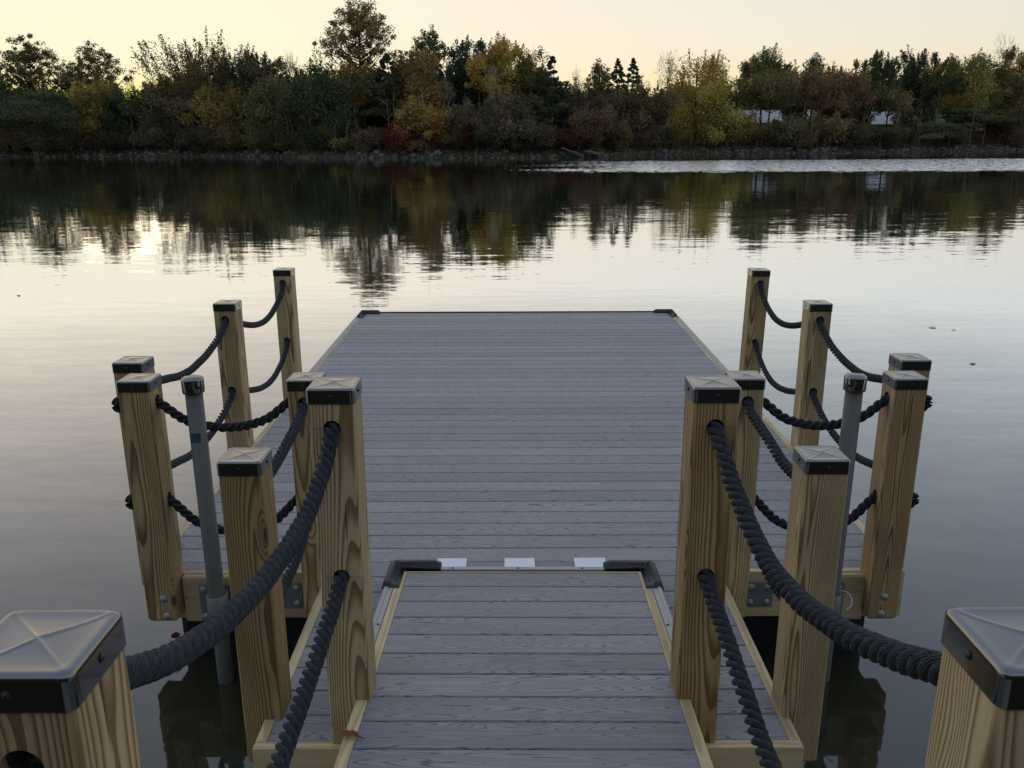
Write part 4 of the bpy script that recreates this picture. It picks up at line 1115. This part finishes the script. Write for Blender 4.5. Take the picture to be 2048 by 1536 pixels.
def end_knot(parent, x, y, z, s):
    """rope's end turned back on itself outside the post"""
    pts = [(x - s * 0.03, y, z), (x + s * 0.012, y, z + .004), (x + s * 0.036, y - 0.006, z - 0.006), (x + s * 0.040, y - 0.004, z - 0.030), (x + s * 0.020, y, z - 0.046)]
    return link("knot", rope_mesh(pts, 1.0, 0.021), None, parent)
for s, sd in ((-1, "left"), (1, "right")):
    L = s < 0
    xa, ya, ta = POSTS["A" + sd]; xc, yc, tc = POSTS["C" + sd]
    xb, yb, _ = POSTS["B" + sd]; xd, yd, _ = POSTS["D" + sd]; xe, ye_, _ = POSTS["E" + sd]
    xf, yf, _ = POSTS["F" + sd]; xg, yg, _ = POSTS["G" + sd]; xh, yh, _ = POSTS["H" + sd]
    GR = f"ropes along the gangway's {sd} side"
    mid = ([(2.36, 1.055), (2.20, 1.015), (2.05, 1.0), (1.77, 1.018), (1.53, 1.062), (1.34, 1.116), (1.18, 1.18), (1.05, 1.245)] if L else
           [(2.37, 1.085), (2.22, 1.035), (1.925, 0.985), (1.665, 1.012), (1.4, 1.091), (1.21, 1.171), (1.06, 1.243)])
    def XY(y): return xc + (xa - xc) * (yc - y) / (yc - ya)
    rope([(xc, yc + h + .02, tc + GU), (xc, yc - h + .02, tc + GU)] + [(XY(y), y, z) for y, z in mid] + [(xa, ya + h - .02, ta + GU), (xa, ya - h + 0.012, ta + GU)],
         f"upper thick rope from the {sd} gangway post towards the viewer", GR, 0.0242)
    mid = [(2.38, 0.605), (2.24, 0.588), (2.1, 0.572), (1.87, 0.555), (1.70, 0.550), (1.45, 0.575), (1.2, 0.65), (1.04, 0.745)]
    if not L: mid = [(2.38, 0.602), (2.24, 0.592), (2.0, 0.556), (1.8, 0.528), (1.6, 0.53), (1.4, 0.565), (1.2, 0.64), (1.04, 0.745)]
    rope([(xc, yc + h + .02, tc + GL), (xc, yc - h + .02, tc + GL)] + [(XY(y), y, z) for y, z in mid] + [(xa, ya + h - .02, ta + GL), (xa, ya - h + .012, ta + GL)],
         f"lower thick rope from the {sd} gangway post towards the viewer", GR, 0.0242)
    zu, zl = 0.968 + HU, 0.968 + HL
    xm = (xb + xd) / 2
    rope([(xd, yd + .02, zu), (xd, yd - h + .01, zu), (xd, yd - h - .07, zu - .03), (xm, 3.28, 0.815), (xm, 3.03, 0.79), (xb, 2.86, 0.805), (xb, yb + h, zu - .01), (xb, yb + .06, zu)],
         f"short upper rope between the landing post and the dock post on the {sd}", f"ropes beside the landing, {sd} side")
    rope([(xd, yd + .02, zl), (xd, yd - h + .01, zl), (xd, yd - h - .07, zl - .04), (xm, 3.28, 0.315), (xm, 3.03, 0.292), (xb, 2.86, 0.32), (xb, yb + h, zl - .02), (xb, yb + .06, zl)],
         f"short lower rope between the landing post and the dock post on the {sd}", f"ropes beside the landing, {sd} side")
    for zz, nm, sg in ((zu, "upper", 0.105), (zl, "lower", 0.145)):
        r0 = [(xe + s * (h + .01), ye_, zz), (xe, ye_, zz), (xe - s * (h - .005), ye_, zz - .006)]
        x0, x1 = xe - s * (h + 0.02), xd + s * (h + 0.02)
        cat_ = []
        for k in range(1, 7):
            t = k / 7; cat_.append((x0 + (x1 - x0) * t, ye_ - 0.01, zz - .02 - sg * (1 - (2 * t - 1) ** 2) ** 0.8))
        o = rope(r0 + cat_ + [(xd + s * (h - .005), yd, zz - .004), (xd - s * .02, yd, zz)],
             f"{nm} dark rope sagging between the near {sd} corner posts behind the pipe", f"ropes across the dock's near edge, {sd} side")
        end_knot(o, xe + s * h, ye_, zz, s)
    for zz, nm in ((zu, "upper"), (zl, "lower")):
        lines_ = [(yg - h - .005, -0.018), (yg - h - 0.09, -0.055), (5.03, -0.106), (4.80, -0.135), (4.55, -0.137), (4.30, -0.095), (yf + h + 0.05, -0.045)]
        if not L: lines_ = [(y - (0.05 if 4.2 < y < 5.1 else 0), z) for y, z in lines_]
        rope([(xg, yg + .02, zz), (xg, yg - h + .02, zz)] + [(xg + (xf - xg) * (yg - y) / (yg - yf), y, zz + z) for y, z in lines_] + [(xf, yf + h - .02, zz), (xf, yf - .03, zz)],
             f"{nm} rope between the {sd} corner pair and the second side post", f"ropes along the dock's {sd} side")
        lines_ = [(yh - h - .005, -0.020), (yh - h - 0.07, -0.075), (6.42, -0.150), (6.22, -0.182), (6.02, -0.175), (5.82, -0.140), (5.62, -0.085), (yg + h + .05, -0.03)]
        if not L: lines_ = [(y - (0.08 if 5.6 < y < 6.5 else 0), z) for y, z in lines_]
        rope([(xh, yh + .02, zz), (xh, yh - h + .02, zz)] + [(xh + (xg - xh) * (yh - y) / (yh - yg), y, zz + z) for y, z in lines_] + [(xg, yg + h - .02, zz), (xg, yg + .03, zz)],
             f"{nm} rope between the second side post and the last post on the {sd}", f"ropes along the dock's {sd} side")

# ------------------------------------------------------------------ guide pipes with sleeve brackets
for s, sd in ((-1, "left"), (1, "right")):
    px_, py_ = s * 1.408, 3.55
    root = empty("guide_pipe", (px_, py_, 0.0), (0, 0.004 * s, 0))
    tag(root, f"galvanised guide pipe with black dome cap in a bracket at the dock's near {sd} corner", "pipe", "galvanised guide pipes")
    link("tube", bm_mesh("tube", lathe([(0.0365, -2.0), (0.0365, 0.955)], 32), True), M_GALV, root)
    link("pipe_cap", bm_mesh("pipe_cap", lathe([(0.038, 0.92), (0.0455, 0.921), (0.0465, 0.930), (0.0465, 0.976), (0.0455, 0.982), (0.040, 0.987), (0.022, 0.992), (0.0005, 0.994)], 32), True), M_CAP, root)
    br = link("bracket", bm_mesh("bracket", lathe([(0.046, -0.215), (0.0475, -0.215), (0.0475, -0.045), (0.042, -0.043), (0.042, -0.215)], 32), True), M_PLATE, root)
    pl = box("bracket_plate", -0.105, 0.085, A - 0.0385 - py_ - 0.010, A - 0.0385 - py_ - 0.001, -0.222, -0.032, M_PLATE, br, bev=0.001)
    for bx in (-0.075, 0.068):
        for bz in (-0.07, 0.07): bolt(pl, (bx, -0.0045, bz), "y")
    if s < 0:
        st = lathe([(0.0370, -0.022), (0.0370, 0.022)], 32)
        bmesh.ops.delete(st, geom=[f for f in st.faces if len(f.verts) > 4 or f.calc_center_median().y > -0.02 or f.calc_center_median().x > 0.02], context="FACES")
        q = link("sticker", bm_mesh("sticker", st), M_BLUE, root, (0, 0, 0.725)); q["label"] = "faded blue sticker wrapped on the pipe"
    else:
        tie = tube([(0.05, 0.035, -0.055), (0.075, 0.0, -0.045), (0.085, -0.035, -0.06), (0.075, -0.055, -0.085), (0.055, -0.06, -0.10)], [0.0018] * 5, 6)
        q = link("cable_tie", np_mesh("cable_tie", *tie), M_WHITE, br); q["label"] = "loose white cable tie"

# ------------------------------------------------------------------ small things: fallen leaves
def leaf_obj(name, x, y, z, size, mat, rot, label, cat="leaf", curl=0.25, pts=None):
    bm = bmesh.new()
    outl = pts or [(-1, 0), (-.6, .38), (-.3, .36), (-.05, .50), (.15, .38), (.5, .34), (.62, .08), (1.25, .02), (1.25, -.03), (.6, -.12), (.45, -.36), (.1, -.34), (-.15, -.44), (-.45, -.36), (-.7, -.28)]
    vs = [bm.verts.new((a * size, b * size, size * curl * (abs(b) * 1.2 + 0.25 * math.sin(a * 3)))) for a, b in outl]
    c = bm.verts.new((0.1 * size, 0, 0))
    for i in range(len(vs)): bm.faces.new((c, vs[i], vs[(i + 1) % len(vs)]))
    r = bmesh.ops.extrude_face_region(bm, geom=bm.faces[:])
    for v in [g for g in r["geom"] if isinstance(g, bmesh.types.BMVert)]: v.co.z += 0.0008
    o = link(name, bm_mesh(name, bm), mat, None, (x, y, z), rot)
    return tag(o, label, cat)
leaf_obj("fallen_leaf", -0.548, 2.262, 0.202, 0.036, M_REDLEAF, (-0.05, 0.1, -0.25), "curled dry red leaf on the gangway's pale edge board")
leaf_obj("fallen_leaf", -1.722, 3.78, -0.405, 0.034, M_ORLEAF, (0.9, 0.3, 1.2), "small orange leaf stuck against the black float")
for x, y, sz, lab in ((5.07, 9.33, .045, "floating dead leaf on the open water right of the dock"), (-8.0, 13.8, .06, "floating leaf near the picture's left edge"),
                      (5.5, 11.2, .05, "floating leaf farther out right of the dock"), (5.7, 11.05, .03, "tiny floating leaf next to a larger one"),
                      (-3.55, 17.7, .06, "floating leaf beside the tall tree's reflection")):
    leaf_obj("floating_leaf", x, y, WATER + 0.004, sz, M_REDLEAF, (0, 0, rnd.uniform(0, 6)), lab)
